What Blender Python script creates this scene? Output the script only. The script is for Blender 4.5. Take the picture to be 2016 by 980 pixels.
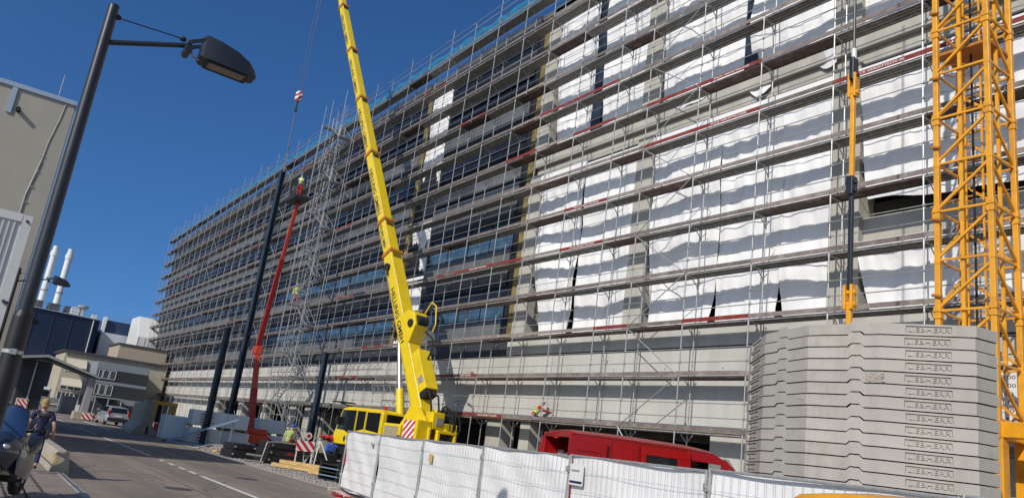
import bpy, math, random
from mathutils import Vector, Matrix, noise
random.seed(7)
PI = math.pi
R = math.radians
sc = bpy.context.scene
COL = sc.collection
for o in list(bpy.data.objects):
    bpy.data.objects.remove(o)

# ------------------------------------------------------------------ camera
FPX = 1528.06
XA = Vector((0.57489, 0.13636, 0.80679)); YA = Vector((0.80802, -0.24987, -0.53354)); ZA = Vector((0.12884, 0.95863, -0.25383))
cam_d = bpy.data.cameras.new('camera'); cam = bpy.data.objects.new('camera', cam_d); COL.objects.link(cam)
CAMP = Vector((0, 0, 1.85))
m = Matrix((XA, YA, ZA)).to_4x4(); m.translation = CAMP
cam.matrix_world = m
cam_d.sensor_width = 36; cam_d.lens = 36 * FPX / 2016; cam_d.clip_start = 0.1; cam_d.clip_end = 3000
sc.camera = cam

def px(p):                      # picture position (0..1, 0..1) and depth of a point, for choosing which repeats show largest
    d = Vector(p) - CAMP
    c = Vector((XA[0]*d.x + YA[0]*d.y + ZA[0]*d.z, XA[1]*d.x + YA[1]*d.y + ZA[1]*d.z, -(XA[2]*d.x + YA[2]*d.y + ZA[2]*d.z)))
    if c.z < 0.1: return -9, -9, 1e6
    return 0.5 + FPX*c.x/c.z/2016, 0.5 - FPX*c.y/c.z/980, c.z

# ------------------------------------------------------------------ light
SUN = Vector((0.43, -1.0, 0.72)).normalized()
w = bpy.data.worlds.new('World'); sc.world = w; w.use_nodes = True
nt = w.node_tree; nt.nodes.clear()
sky = nt.nodes.new('ShaderNodeTexSky'); sky.sky_type = 'NISHITA'; sky.sun_disc = False
sky.sun_elevation = math.asin(SUN.z); sky.sun_rotation = math.atan2(SUN.x, SUN.y)
sky.altitude = 200; sky.air_density = 0.9; sky.dust_density = 0.5; sky.ozone_density = 5.0
bg = nt.nodes.new('ShaderNodeBackground'); bg.inputs[1].default_value = 0.1
wo = nt.nodes.new('ShaderNodeOutputWorld')
dp = nt.nodes.new('ShaderNodeVectorMath'); dp.operation = 'DOT_PRODUCT'; dp.inputs[1].default_value = (0.395, -0.919, 0)
gn = nt.nodes.new('ShaderNodeMapRange'); gn.inputs['From Min'].default_value = -.35; gn.inputs['From Max'].default_value = .9; gn.inputs['To Min'].default_value = .1; gn.inputs['To Max'].default_value = .19   # extra gain added to the sunward sky, behind the camera, to fill shaded walls
tc = nt.nodes.new('ShaderNodeTexCoord'); mp = nt.nodes.new('ShaderNodeMapping')
mp.inputs['Scale'].default_value = (1, 1, .92); mp.inputs['Location'].default_value = (0, 0, .13)   # keeps the pale band low on the horizon
tint = nt.nodes.new('ShaderNodeHueSaturation'); tint.inputs['Saturation'].default_value = 1.12; tint.inputs['Value'].default_value = 1.0
tn2 = nt.nodes.new('ShaderNodeMixRGB'); tn2.blend_type = 'MULTIPLY'; tn2.inputs[0].default_value = 1; tn2.inputs[2].default_value = (.84, .98, 1.08, 1)
nt.links.new(tc.outputs['Generated'], dp.inputs[0]); nt.links.new(dp.outputs['Value'], gn.inputs['Value']); nt.links.new(gn.outputs[0], bg.inputs[1])
wm = nt.nodes.new('ShaderNodeMapRange'); wm.inputs['From Min'].default_value = -.35; wm.inputs['From Max'].default_value = .6; nt.links.new(dp.outputs['Value'], wm.inputs['Value'])
wc = nt.nodes.new('ShaderNodeMixRGB'); wc.inputs[1].default_value = (.80, 1.0, 1.15, 1); wc.inputs[2].default_value = (1.16, .95, .76, 1)
nt.links.new(wm.outputs[0], wc.inputs[0]); nt.links.new(wc.outputs[0], tn2.inputs[2])
nt.links.new(tc.outputs['Generated'], mp.inputs[0]); nt.links.new(mp.outputs[0], sky.inputs[0])
nt.links.new(sky.outputs[0], tint.inputs['Color']); nt.links.new(tint.outputs[0], tn2.inputs[1]); nt.links.new(tn2.outputs[0], bg.inputs[0]); nt.links.new(bg.outputs[0], wo.inputs[0])
sd = bpy.data.lights.new('sun', 'SUN'); sd.energy = 3.75; sd.angle = R(0.53); sd.color = (1.0, 0.945, 0.86)
so = bpy.data.objects.new('sun', sd); COL.objects.link(so); so.rotation_euler = SUN.to_track_quat('Z', 'Y').to_euler()
so.location = (0, -40, 60)
sc.view_settings.view_transform = 'Standard'; sc.view_settings.look = 'None'
sc.view_settings.exposure = 0.0; sc.view_settings.gamma = 1.0
sc.render.resolution_x = 1024; sc.render.resolution_y = 497

# ------------------------------------------------------------------ materials
def mat(name, col, rough=0.6, metal=0.0, var=0.0, scale=6.0, bump=0.0, bscale=40.0, dirt=None, dscale=0.7, spec=0.5, streak=False, coat=0.0):
    M = bpy.data.materials.new(name); M.use_nodes = True
    n = M.node_tree.nodes; l = M.node_tree.links; b = n['Principled BSDF']
    b.inputs['Roughness'].default_value = rough; b.inputs['Metallic'].default_value = metal
    b.inputs['Specular IOR Level'].default_value = spec; b.inputs['Coat Weight'].default_value = coat
    b.inputs['Base Color'].default_value = (*col, 1)
    M.diffuse_color = (*col, 1)
    tc = n.new('ShaderNodeTexCoord')
    out = None
    if var > 0:
        t = n.new('ShaderNodeTexNoise'); t.inputs['Scale'].default_value = scale; t.inputs['Detail'].default_value = 7; t.inputs['Roughness'].default_value = .65
        if streak:
            mp = n.new('ShaderNodeMapping'); mp.inputs['Scale'].default_value = (1, 1, 0.12); l.new(tc.outputs['Object'], mp.inputs[0]); l.new(mp.outputs[0], t.inputs['Vector'])
        else: l.new(tc.outputs['Object'], t.inputs['Vector'])
        r = n.new('ShaderNodeValToRGB'); r.color_ramp.elements[0].position = .3; r.color_ramp.elements[1].position = .7
        r.color_ramp.elements[0].color = (*[c*(1-var) for c in col], 1); r.color_ramp.elements[1].color = (*[min(1, c*(1+var)) for c in col], 1)
        l.new(t.outputs['Fac'], r.inputs[0]); out = r.outputs[0]
    if dirt:
        t2 = n.new('ShaderNodeTexNoise'); t2.inputs['Scale'].default_value = dscale; t2.inputs['Detail'].default_value = 9; t2.inputs['Roughness'].default_value = .7
        l.new(tc.outputs['Object'], t2.inputs['Vector'])
        r2 = n.new('ShaderNodeValToRGB'); r2.color_ramp.elements[0].position = .5; r2.color_ramp.elements[1].position = .72
        mx = n.new('ShaderNodeMixRGB'); l.new(t2.outputs['Fac'], r2.inputs[0]); l.new(r2.outputs[0], mx.inputs[0])
        if out: l.new(out, mx.inputs[1])
        else: mx.inputs[1].default_value = (*col, 1)
        mx.inputs[2].default_value = (*dirt, 1); out = mx.outputs[0]
    if out: l.new(out, b.inputs['Base Color'])
    if bump > 0:
        t3 = n.new('ShaderNodeTexNoise'); t3.inputs['Scale'].default_value = bscale; t3.inputs['Detail'].default_value = 5
        l.new(tc.outputs['Object'], t3.inputs['Vector'])
        bp = n.new('ShaderNodeBump'); bp.inputs['Strength'].default_value = bump; bp.inputs['Distance'].default_value = .02
        l.new(t3.outputs['Fac'], bp.inputs['Height']); l.new(bp.outputs[0], b.inputs['Normal'])
    return M
M = {}
M['asphalt'] = mat('asphalt', (.225, .190, .158), .9, var=.14, scale=2.2, bump=.35, bscale=120, dirt=(.185, .158, .134), dscale=.35)
M['pave'] = mat('paving', (.25, .205, .172), .9, var=.15, scale=3, bump=.3, bscale=90)
M['gravel'] = mat('gravel_ground', (.27, .245, .215), .95, var=.4, scale=14, bump=.9, bscale=26, dirt=(.19, .17, .15), dscale=.5)
M['stone'] = mat('gravel_stone', (.33, .31, .28), .95, var=.3, scale=9)
M['paint'] = mat('road_paint', (.62, .62, .6), .8, var=.12, scale=9, dirt=(.3, .29, .28), dscale=4)
M['kerb'] = mat('kerb_stone', (.3, .285, .265), .9, var=.18, scale=4, bump=.3)
M['concrete'] = mat('facade_concrete', (.47, .462, .42), .85, var=.1, scale=1.3, bump=.12, bscale=30, dirt=(.39, .38, .34), dscale=.5, streak=True)
M['pier'] = mat('pier_concrete', (.42, .405, .355), .88, var=.12, scale=1.6, bump=.15, bscale=30, dirt=(.33, .32, .285), dscale=.7, streak=True)
M['rawdark'] = mat('raw_concrete_inside_shade', (.045, .043, .04), .95, var=.25, scale=2)  # far darker than bare concrete: the deep shade indoors is in the colour
M['clad'] = mat('grey_cladding', (.15, .155, .16), .55, var=.08, scale=.8, metal=.2)
M['cladd'] = mat('dark_cladding', (.045, .05, .058), .55, var=.12, scale=.8)
M['black'] = mat('black_membrane', (.012, .012, .014), .6, var=.3)
M['blackpaint'] = mat('black_paint', (.016, .017, .019), .5, var=.25, scale=5)
M['yellowins'] = mat('yellow_insulation', (.20, .15, .05), .95, var=.45, scale=2.5, dirt=(.06, .055, .04), dscale=2.2)
M['galv'] = mat('galvanised_steel', (.42, .42, .41), .42, metal=.5, var=.22, scale=14)
M['galvd'] = mat('dull_galvanised_steel', (.36, .35, .335), .6, metal=.3, var=.25, scale=5, dirt=(.24, .2, .17), dscale=3)
M['alu'] = mat('aluminium', (.34, .34, .34), .45, metal=.5, var=.15, scale=8)
M['deckw'] = mat('deck_plywood', (.095, .06, .05), .85, var=.35, scale=4, dirt=(.2, .17, .15), dscale=2)
M['board'] = mat('weathered_board', (.20, .165, .148), .9, var=.32, scale=3, dirt=(.33, .29, .26), dscale=2.2)
M['boardr'] = mat('red_board', (.19, .022, .018), .8, var=.25, scale=3, dirt=(.22, .09, .07), dscale=2.4)
M['white'] = mat('white_lettering', (.72, .71, .68), .7, var=.06)
M['sheet'] = mat('white_plastic_sheet', (.79, .79, .785), .42, var=.025, scale=1.2, bump=.25, bscale=5, spec=.4)
M['tarp'] = mat('white_fence_tarp', (.74, .74, .735), .5, var=.04, scale=2, bump=.2, bscale=9, dirt=(.66, .65, .62), dscale=.9)
M['glaze'] = mat('glazing', (.011, .015, .024), .16, metal=0, spec=.25)
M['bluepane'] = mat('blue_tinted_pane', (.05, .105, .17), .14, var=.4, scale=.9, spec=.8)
M['yellow'] = mat('yellow_crane_paint', (.76, .55, .007), .34, var=.05, scale=1.5, coat=.35, dirt=(.66, .46, .02), dscale=1.4)
M['orange'] = mat('orange_yellow_paint', (.74, .335, .012), .4, var=.1, scale=3, coat=.2, dirt=(.5, .22, .02), dscale=2.5)
M['orangeD'] = mat('rusty_orange_paint', (.42, .16, .015), .6, var=.2, scale=4)
M['red'] = mat('red_van_paint', (.29, .004, .005), .35, var=.03, coat=.3, spec=.3)
M['lift'] = mat('red_lift_paint', (.52, .05, .022), .4, var=.1, scale=3, coat=.2)
M['liftd'] = mat('dark_red_lift_paint', (.33, .016, .012), .4, var=.1, scale=3, coat=.2)
M['steelblue'] = mat('dark_blue_primed_steel', (.022, .034, .052), .45, var=.25, scale=2)
M['post'] = mat('anthracite_paint', (.018, .021, .028), .38, var=.2, scale=3)
M['postlow'] = mat('black_bitumen_paint', (.012, .012, .013), .5, var=.2, scale=3)
M['lens'] = mat('lamp_glass', (.20, .17, .12), .25, var=.3, scale=9)
M['slab'] = mat('ballast_concrete', (.42, .392, .348), .88, var=.08, scale=1.6, bump=.25, bscale=45, dirt=(.36, .335, .295), dscale=1.1)
M['rough'] = mat('broken_concrete', (.42, .36, .31), .98, var=.4, scale=40, bump=1, bscale=60)
M['beige'] = mat('beige_render', (.34, .315, .265), .92, var=.06, scale=.8, bump=.1, bscale=60, dirt=(.31, .29, .25), dscale=.3)
M['shed'] = mat('white_corrugated_sheet', (.52, .53, .52), .5, var=.06, scale=1)
M['flash'] = mat('pale_blue_flashing', (.33, .42, .5), .45, metal=.3, var=.08)
M['hall'] = mat('slate_blue_sheet', (.024, .046, .10), .5, var=.07, scale=.3)
M['halll'] = mat('light_grey_sheet', (.52, .56, .6), .5, var=.08, scale=.5)
M['cream'] = mat('cream_render', (.40, .36, .285), .9, var=.1, scale=.8)
M['awning'] = mat('cream_awning', (.55, .5, .4), .8, var=.08)
M['greyoff'] = mat('blue_grey_panel', (.20, .225, .255), .55, var=.06, scale=.6)
M['darkoff'] = mat('anthracite_panel', (.03, .032, .037), .4, var=.1)
M['wframe'] = mat('white_window_frame', (.66, .66, .64), .5)
M['winglass'] = mat('window_glass', (.05, .06, .075), .05, spec=.9)
M['peach'] = mat('peach_render', (.38, .31, .245), .9, var=.08)
M['gatem'] = mat('grey_gate_metal', (.30, .305, .31), .5, var=.08, metal=.2)
M['gated'] = mat('dark_gate_metal', (.055, .06, .068), .6, var=.1)
M['silver'] = mat('silver_car_paint', (.46, .46, .46), .3, metal=.6, coat=.5)
M['darkcar'] = mat('dark_car_paint', (.02, .022, .028), .25, coat=.6)
M['carglass'] = mat('car_glass', (.01, .012, .014), .06, spec=.7)
M['tyre'] = mat('tyre_rubber', (.014, .014, .015), .85, var=.2)
M['rim'] = mat('grey_rim', (.34, .34, .34), .4, metal=.6)
M['tail'] = mat('red_lamp_plastic', (.45, .015, .012), .25)
M['amber'] = mat('orange_lamp_plastic', (.6, .13, .01), .3)
M['skin'] = mat('skin', (.48, .27, .19), .6, var=.06)
M['hair'] = mat('blond_hair', (.33, .20, .09), .8, var=.3, scale=40)
M['navy'] = mat('navy_cotton', (.007, .012, .062), .85, var=.2, scale=8)
M['jeans'] = mat('blue_denim', (.013, .026, .07), .9, var=.3, scale=12)
M['shoe'] = mat('dark_shoe', (.012, .012, .013), .6)
M['hivis'] = mat('yellow_high_visibility', (.60, .78, .03), .7, var=.08)
M['hivisg'] = mat('green_workshirt', (.30, .40, .12), .85, var=.2, scale=8)
M['redcloth'] = mat('red_work_fabric', (.42, .018, .016), .85, var=.2, scale=8)
M['helmetb'] = mat('blue_helmet', (.012, .10, .48), .35)
M['helmetw'] = mat('grey_helmet', (.42, .42, .4), .4)
M['wood'] = mat('sawn_timber', (.50, .335, .14), .85, var=.25, scale=5)
M['woodd'] = mat('sawn_timber_end', (.38, .19, .06), .9, var=.3, scale=9)
M['blue'] = mat('blue_cloth', (.03, .10, .42), .8, var=.2)
M['bike'] = mat('dark_fairing', (.02, .026, .045), .2, coat=.8)
M['bikeg'] = mat('silver_grey_fairing', (.11, .115, .125), .3, coat=.6, metal=.3)
M['screen'] = mat('tinted_windscreen', (.02, .045, .11), .06, spec=.8, coat=.5)
M['seat'] = mat('black_vinyl', (.012, .012, .013), .5, bump=.2, bscale=60)
M['chrome'] = mat('bright_metal', (.6, .6, .6), .32, metal=.8)
M['insul'] = mat('wrapped_insulation', (.66, .70, .74), .45, var=.06, scale=3, bump=.3, bscale=7)
M['bluesteel'] = mat('light_blue_steel', (.22, .30, .40), .45, metal=.3, var=.1)
M['jersey'] = mat('barrier_concrete', (.34, .305, .245), .9, var=.14, scale=2, bump=.2)
M['yspot'] = mat('yellow_stain', (.52, .38, .07), .9, var=.3)
M['rust'] = mat('rusty_brown', (.13, .05, .025), .9, var=.3)
M['teal'] = mat('bluish_plastic', (.05, .25, .35), .6)

def vary(Mm, lo, hi, streak=None):
    n = Mm.node_tree.nodes; l = Mm.node_tree.links; b = n['Principled BSDF']; src = b.inputs['Base Color'].links[0].from_socket
    oi = n.new('ShaderNodeObjectInfo'); mr = n.new('ShaderNodeMapRange'); mr.inputs['To Min'].default_value = lo; mr.inputs['To Max'].default_value = hi; l.new(oi.outputs['Random'], mr.inputs['Value'])
    mu = n.new('ShaderNodeMixRGB'); mu.blend_type = 'MULTIPLY'; mu.inputs[0].default_value = 1; l.new(src, mu.inputs[1]); l.new(mr.outputs[0], mu.inputs[2]); out = mu.outputs[0]
    if streak:
        tc = n.new('ShaderNodeTexCoord'); ad = n.new('ShaderNodeVectorMath'); ad.operation = 'ADD'; l.new(tc.outputs['Object'], ad.inputs[0]); l.new(oi.outputs['Random'], ad.inputs[1])
        mp = n.new('ShaderNodeMapping'); mp.inputs['Scale'].default_value = streak[3]; l.new(ad.outputs[0], mp.inputs[0])
        t = n.new('ShaderNodeTexNoise'); t.inputs['Scale'].default_value = 1; t.inputs['Detail'].default_value = 8; t.inputs['Roughness'].default_value = .72; l.new(mp.outputs[0], t.inputs['Vector'])
        r = n.new('ShaderNodeValToRGB'); r.color_ramp.elements[0].position = .52; r.color_ramp.elements[0].color = (0, 0, 0, 1); r.color_ramp.elements[1].position = .78; r.color_ramp.elements[1].color = (.75, .75, .75, 1); l.new(t.outputs['Fac'], r.inputs[0])
        mx = n.new('ShaderNodeMixRGB'); l.new(r.outputs[0], mx.inputs[0]); l.new(out, mx.inputs[1]); mx.inputs[2].default_value = (*streak[:3], 1); out = mx.outputs[0]
    l.new(out, b.inputs['Base Color'])
vary(M['slab'], .9, 1.06, (.27, .24, .2, (2.6, 2.6, .9)))
vary(M['yellow'], .97, 1.02, (.42, .30, .03, (1.1, 1.1, .35)))
vary(M['orange'], .95, 1.03, (.40, .17, .02, (2.2, 2.2, .6)))
vary(M['board'], .7, 1.2); vary(M['galvd'], .85, 1.12); vary(M['deckw'], .7, 1.3); vary(M['clad'], .9, 1.06)
vary(M['red'], .99, 1.01, (.22, .012, .01, (1.5, 1.5, .5)))
def net_mat(name, col, op):
    Mm = bpy.data.materials.new(name); Mm.use_nodes = True; n = Mm.node_tree.nodes; l = Mm.node_tree.links; n.clear()
    d = n.new('ShaderNodeBsdfDiffuse'); d.inputs[0].default_value = (*col, 1); t = n.new('ShaderNodeBsdfTransparent'); mx = n.new('ShaderNodeMixShader')
    wv = n.new('ShaderNodeTexNoise'); wv.inputs['Scale'].default_value = 3; tc = n.new('ShaderNodeTexCoord'); l.new(tc.outputs['Object'], wv.inputs['Vector'])
    mr = n.new('ShaderNodeMapRange'); mr.inputs['To Min'].default_value = op-.15; mr.inputs['To Max'].default_value = op+.15
    l.new(wv.outputs['Fac'], mr.inputs['Value']); l.new(mr.outputs[0], mx.inputs[0])
    o = n.new('ShaderNodeOutputMaterial'); l.new(t.outputs[0], mx.inputs[1]); l.new(d.outputs[0], mx.inputs[2]); l.new(mx.outputs[0], o.inputs[0]); return Mm
M['net'] = net_mat('blue_safety_net', (.02, .22, .38), .6)
M['clear'] = net_mat('clear_cab_glass', (.05, .065, .06), .6)

def stripe_mat(name, freq, ang=45, c1=(.5, .02, .02), c2=(.72, .70, .68), axis='YZ'):
    Mm = bpy.data.materials.new(name); Mm.use_nodes = True; n = Mm.node_tree.nodes; l = Mm.node_tree.links; b = n['Principled BSDF']
    tc = n.new('ShaderNodeTexCoord'); sx = n.new('ShaderNodeSeparateXYZ'); l.new(tc.outputs['Object'], sx.inputs[0])
    ad = n.new('ShaderNodeMath'); ad.operation = 'ADD'; l.new(sx.outputs[axis[0]], ad.inputs[0]); l.new(sx.outputs[axis[1]], ad.inputs[1])
    mu = n.new('ShaderNodeMath'); mu.operation = 'MULTIPLY'; mu.inputs[1].default_value = freq; l.new(ad.outputs[0], mu.inputs[0])
    fr = n.new('ShaderNodeMath'); fr.operation = 'FRACT'; l.new(mu.outputs[0], fr.inputs[0])
    gt = n.new('ShaderNodeMath'); gt.operation = 'GREATER_THAN'; gt.inputs[1].default_value = .5; l.new(fr.outputs[0], gt.inputs[0])
    mx = n.new('ShaderNodeMixRGB'); mx.inputs[1].default_value = (*c1, 1); mx.inputs[2].default_value = (*c2, 1)
    l.new(gt.outputs[0], mx.inputs[0]); l.new(mx.outputs[0], b.inputs['Base Color']); b.inputs['Roughness'].default_value = .5; return Mm
M['warn'] = stripe_mat('red_white_stripes', 2.9, axis='XZ')
M['warny'] = stripe_mat('red_white_warning_stripes', 2.6, axis='YZ')

def wet_asphalt_cracks(Mm):
    n = Mm.node_tree.nodes; l = Mm.node_tree.links; b = n['Principled BSDF']; src = b.inputs['Base Color'].links[0].from_socket
    tc = n.new('ShaderNodeTexCoord')
    v = n.new('ShaderNodeTexVoronoi'); v.feature = 'DISTANCE_TO_EDGE'; v.inputs['Scale'].default_value = .16
    nz = n.new('ShaderNodeTexNoise'); nz.inputs['Scale'].default_value = .9; nz.inputs['Detail'].default_value = 6
    ad = n.new('ShaderNodeMixRGB'); ad.blend_type = 'ADD'; ad.inputs[0].default_value = .9; l.new(tc.outputs['Object'], ad.inputs[1]); l.new(tc.outputs['Object'], nz.inputs['Vector']); l.new(nz.outputs['Color'], ad.inputs[2])
    l.new(ad.outputs[0], v.inputs['Vector'])
    r = n.new('ShaderNodeValToRGB'); r.color_ramp.elements[0].position = .0; r.color_ramp.elements[0].color = (.5, .5, .5, 1); r.color_ramp.elements[1].position = .006; r.color_ramp.elements[1].color = (1, 1, 1, 1)
    l.new(v.outputs['Distance'], r.inputs[0])
    mp = n.new('ShaderNodeMapping'); mp.inputs['Scale'].default_value = (.02, 1.1, 1); t = n.new('ShaderNodeTexNoise'); t.inputs['Scale'].default_value = 1.2; t.inputs['Detail'].default_value = 4
    l.new(tc.outputs['Object'], mp.inputs[0]); l.new(mp.outputs[0], t.inputs['Vector'])
    r3 = n.new('ShaderNodeValToRGB'); r3.color_ramp.elements[0].position = .38; r3.color_ramp.elements[0].color = (.8, .8, .8, 1); r3.color_ramp.elements[1].position = .62; r3.color_ramp.elements[1].color = (1.1, 1.08, 1.05, 1)
    l.new(t.outputs['Fac'], r3.inputs[0])
    a = n.new('ShaderNodeMixRGB'); a.blend_type = 'MULTIPLY'; a.inputs[0].default_value = 1; l.new(src, a.inputs[1]); l.new(r.outputs[0], a.inputs[2])
    c = n.new('ShaderNodeMixRGB'); c.blend_type = 'MULTIPLY'; c.inputs[0].default_value = 1; l.new(a.outputs[0], c.inputs[1]); l.new(r3.outputs[0], c.inputs[2])
    l.new(c.outputs[0], b.inputs['Base Color'])
wet_asphalt_cracks(M['asphalt'])

# ------------------------------------------------------------------ mesh builder
WORLDT = set()
class MB:
    def __init__(s): s.v = []; s.f = []; s.mi = []
    def add(s, vs, fs, mi=0):
        k = len(s.v); s.v += [tuple(p) for p in vs]
        for f in fs: s.f.append(tuple(i+k for i in f)); s.mi.append(mi)
        return s
    def box(s, x0, x1, y0, y1, z0, z1, mi=0, T=None):
        vs = [Vector((x, y, z)) for x in (x0, x1) for y in (y0, y1) for z in (z0, z1)]
        if T: vs = [T @ p for p in vs]
        return s.add(vs, [(0, 1, 3, 2), (4, 6, 7, 5), (0, 4, 5, 1), (2, 3, 7, 6), (0, 2, 6, 4), (1, 5, 7, 3)], mi)
    def cyl(s, p, q, r, n=8, r2=None, mi=0):
        p = Vector(p); q = Vector(q); r2 = r if r2 is None else r2; d = (q-p)
        if d.length < 1e-6: return s
        d.normalize(); a = d.orthogonal().normalized(); b = d.cross(a)
        vs = [];
        for c, rr in ((p, r), (q, r2)):
            for i in range(n):
                t = 2*PI*i/n; vs.append(c + (a*math.cos(t) + b*math.sin(t))*rr)
        fs = [(i, (i+1) % n, n+(i+1) % n, n+i) for i in range(n)] + [tuple(range(n-1, -1, -1)), tuple(range(n, 2*n))]
        return s.add(vs, fs, mi)
    def beam(s, p, q, w, h, mi=0, up=(0, 0, 1)):
        p = Vector(p); q = Vector(q); d = (q-p).normalized(); u = Vector(up)
        if abs(d.dot(u)) > .98: u = Vector((1, 0, 0))
        a = d.cross(u).normalized()*w/2; b = a.cross(d).normalized()*h/2
        vs = [p-a-b, p+a-b, p+a+b, p-a+b, q-a-b, q+a-b, q+a+b, q-a+b]
        return s.add(vs, [(3, 2, 1, 0), (4, 5, 6, 7), (0, 1, 5, 4), (1, 2, 6, 5), (2, 3, 7, 6), (3, 0, 4, 7)], mi)
    def path(s, pts, r, n=6, mi=0):
        for a, b in zip(pts[:-1], pts[1:]): s.cyl(a, b, r, n, mi=mi)
        return s
    def prism(s, pts, fn, a, b, mi=0):
        n = len(pts); vs = [fn(p[0], p[1], a) for p in pts] + [fn(p[0], p[1], b) for p in pts]
        fs = [(i, (i+1) % n, n+(i+1) % n, n+i) for i in range(n)] + [tuple(range(n-1, -1, -1)), tuple(range(n, 2*n))]
        return s.add(vs, fs, mi)
    def loft(s, rings, mi=0, cap=True):
        n = len(rings[0]); vs = [p for r in rings for p in r]; fs = []
        for k in range(len(rings)-1):
            for i in range(n): fs.append((k*n+i, k*n+(i+1) % n, (k+1)*n+(i+1) % n, (k+1)*n+i))
        if cap: fs += [tuple(range(n-1, -1, -1)), tuple((len(rings)-1)*n+i for i in range(n))]
        return s.add(vs, fs, mi)
    def ell(s, c, rx, ry, rz, n=12, k=8, mi=0, T=None):
        rings = []
        for j in range(k+1):
            ph = -PI/2 + PI*j/k; ph = max(-PI/2+.05, min(PI/2-.05, ph)); ring = []
            for i in range(n):
                t = 2*PI*i/n; p = Vector((rx*math.cos(ph)*math.cos(t), ry*math.cos(ph)*math.sin(t), rz*math.sin(ph)))
                if T: p = T @ p
                ring.append(p + Vector(c))
            rings.append(ring)
        return s.loft(rings, mi)
    def grid(s, fn, nu, nv, mi=0):
        vs = [fn(i/nu, j/nv) for i in range(nu+1) for j in range(nv+1)]
        fs = [(i*(nv+1)+j, (i+1)*(nv+1)+j, (i+1)*(nv+1)+j+1, i*(nv+1)+j+1) for i in range(nu) for j in range(nv)]
        return s.add(vs, fs, mi)
    def build(s, name, mt, parent=None, smooth=False, bevel=0.0, at=None):
        me = bpy.data.meshes.new(name)
        off = Vector((0, 0, 0))
        if parent is not None:
            r = parent
            while r.parent: r = r.parent
            if r.rotation_euler.z == 0 and r.name in WORLDT: off = r.location
        if at is not None: off = Vector(at)
        me.from_pydata([(p[0]-off.x, p[1]-off.y, p[2]-off.z) for p in s.v], [], s.f)
        for mm in (mt if isinstance(mt, (list, tuple)) else [mt]): me.materials.append(mm)
        if any(s.mi): me.polygons.foreach_set('material_index', s.mi)
        if smooth: me.polygons.foreach_set('use_smooth', [True]*len(me.polygons))
        me.validate(); me.update()
        o = bpy.data.objects.new(name, me); COL.objects.link(o)
        if parent is not None: o.parent = parent
        if at is not None: o.location = at
        if bevel > 0:
            b = o.modifiers.new('bevel', 'BEVEL'); b.width = bevel; b.segments = 2; b.limit_method = 'ANGLE'; b.angle_limit = R(35)
        if smooth and hasattr(me, 'set_sharp_from_angle'): me.set_sharp_from_angle(angle=R(40))
        return o
def thing(name, label, cat, loc, rz=0.0, group=None, world=False):
    o = bpy.data.objects.new(name, None); COL.objects.link(o); o.location = loc; o.rotation_euler = (0, 0, rz)
    o.empty_display_size = .3
    o['label'] = label; o['category'] = cat
    if group: o['group'] = group
    if world: WORLDT.add(o.name)
    return o
def tag(o, label, cat, group=None):
    o['label'] = label; o['category'] = cat
    if group: o['group'] = group
    return o
def struct(o): o['kind'] = 'structure'; return o
_tc = {}
def text(mb, s, size, fn, bold=.0, ext=0.0, mi=0, fit=None):
    """flat lettering; fn(x, y, h) maps letter coordinates (x along the line, centred) to space"""
    key = (s, bold, ext > 0)
    if key not in _tc:
        cu = bpy.data.curves.new('lettering_curve', 'FONT'); cu.body = s; cu.size = 1; cu.align_x = 'CENTER'; cu.align_y = 'CENTER'; cu.offset = bold; cu.resolution_u = 2
        if ext > 0: cu.extrude = .5
        ob = bpy.data.objects.new('lettering_tmp', cu); COL.objects.link(ob)
        dg = bpy.context.evaluated_depsgraph_get(); me = ob.evaluated_get(dg).to_mesh()
        _tc[key] = ([v.co.copy() for v in me.vertices], [tuple(p.vertices) for p in me.polygons])
        ob.evaluated_get(dg).to_mesh_clear(); bpy.data.objects.remove(ob); bpy.data.curves.remove(cu)
    vs, fs = _tc[key]
    kx = size
    if fit: wd = max(v.x for v in vs)-min(v.x for v in vs); kx = fit/wd
    mb.add([fn(v.x*kx, v.y*size, v.z*2*ext) for v in vs], fs, mi)

# ------------------------------------------------------------------ ground, road, pavement
def sheet(name, mt, x0, x1, y0, y1, z, nx=1, ny=1):
    return struct(MB().grid(lambda u, v: (x0+(x1-x0)*u, y0+(y1-y0)*v, z), nx, ny).build(name, mt))
sheet('ground', M['gravel'], -900, 900, -900, 900, -.03)
rd = MB(); XS = [-260, -75, -57, -47, -37, -32, -28, -24, -18, 25]; YR = [11.4, 11.0, 10.9, 11.1, 10.8, 10.65, 10.75, 10.9, 10.4, 9.6]
rd.add([(x, 2.5, 0) for x in XS] + [(x, y, 0) for x, y in zip(XS, YR)], [(i, i+1, len(XS)+i+1, len(XS)+i) for i in range(len(XS)-1)])
struct(rd.build('road', M['asphalt']))
kb = MB()
for i in range(3, len(XS)-1):
    a = Vector((XS[i], YR[i]+.07, -.01)); b = Vector((XS[i+1], YR[i+1]+.07, -.01)); kb.beam(a, b, .15, .06)
struct(kb.build('kerb', M['kerb']))
pv = MB(); pv.box(-60, 25, -9, 2.36, -.4, .1); struct(pv.build('pavement', M['pave']))
k2 = MB()
x = -60.0
while x < 24: k2.box(x, x+.985, 2.36, 2.5, -.3, .112); x += 1.0
struct(k2.build('kerb', M['kerb'], bevel=.012))
jt = MB()
for i in range(70): jt.box(-42+i*.62, -42+i*.62+.012, -4, 2.36, .1, .1015)
for j in range(11): jt.box(-42, 2, -4+j*.6, -3.988+j*.6, .1, .1025)
struct(jt.build('pavement_joints', M['asphalt']))
rm = MB()
def mark(x0, x1, yc, wd=.13): rm.box(x0, x1, yc-wd/2, yc+wd/2, .002, .006)
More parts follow.
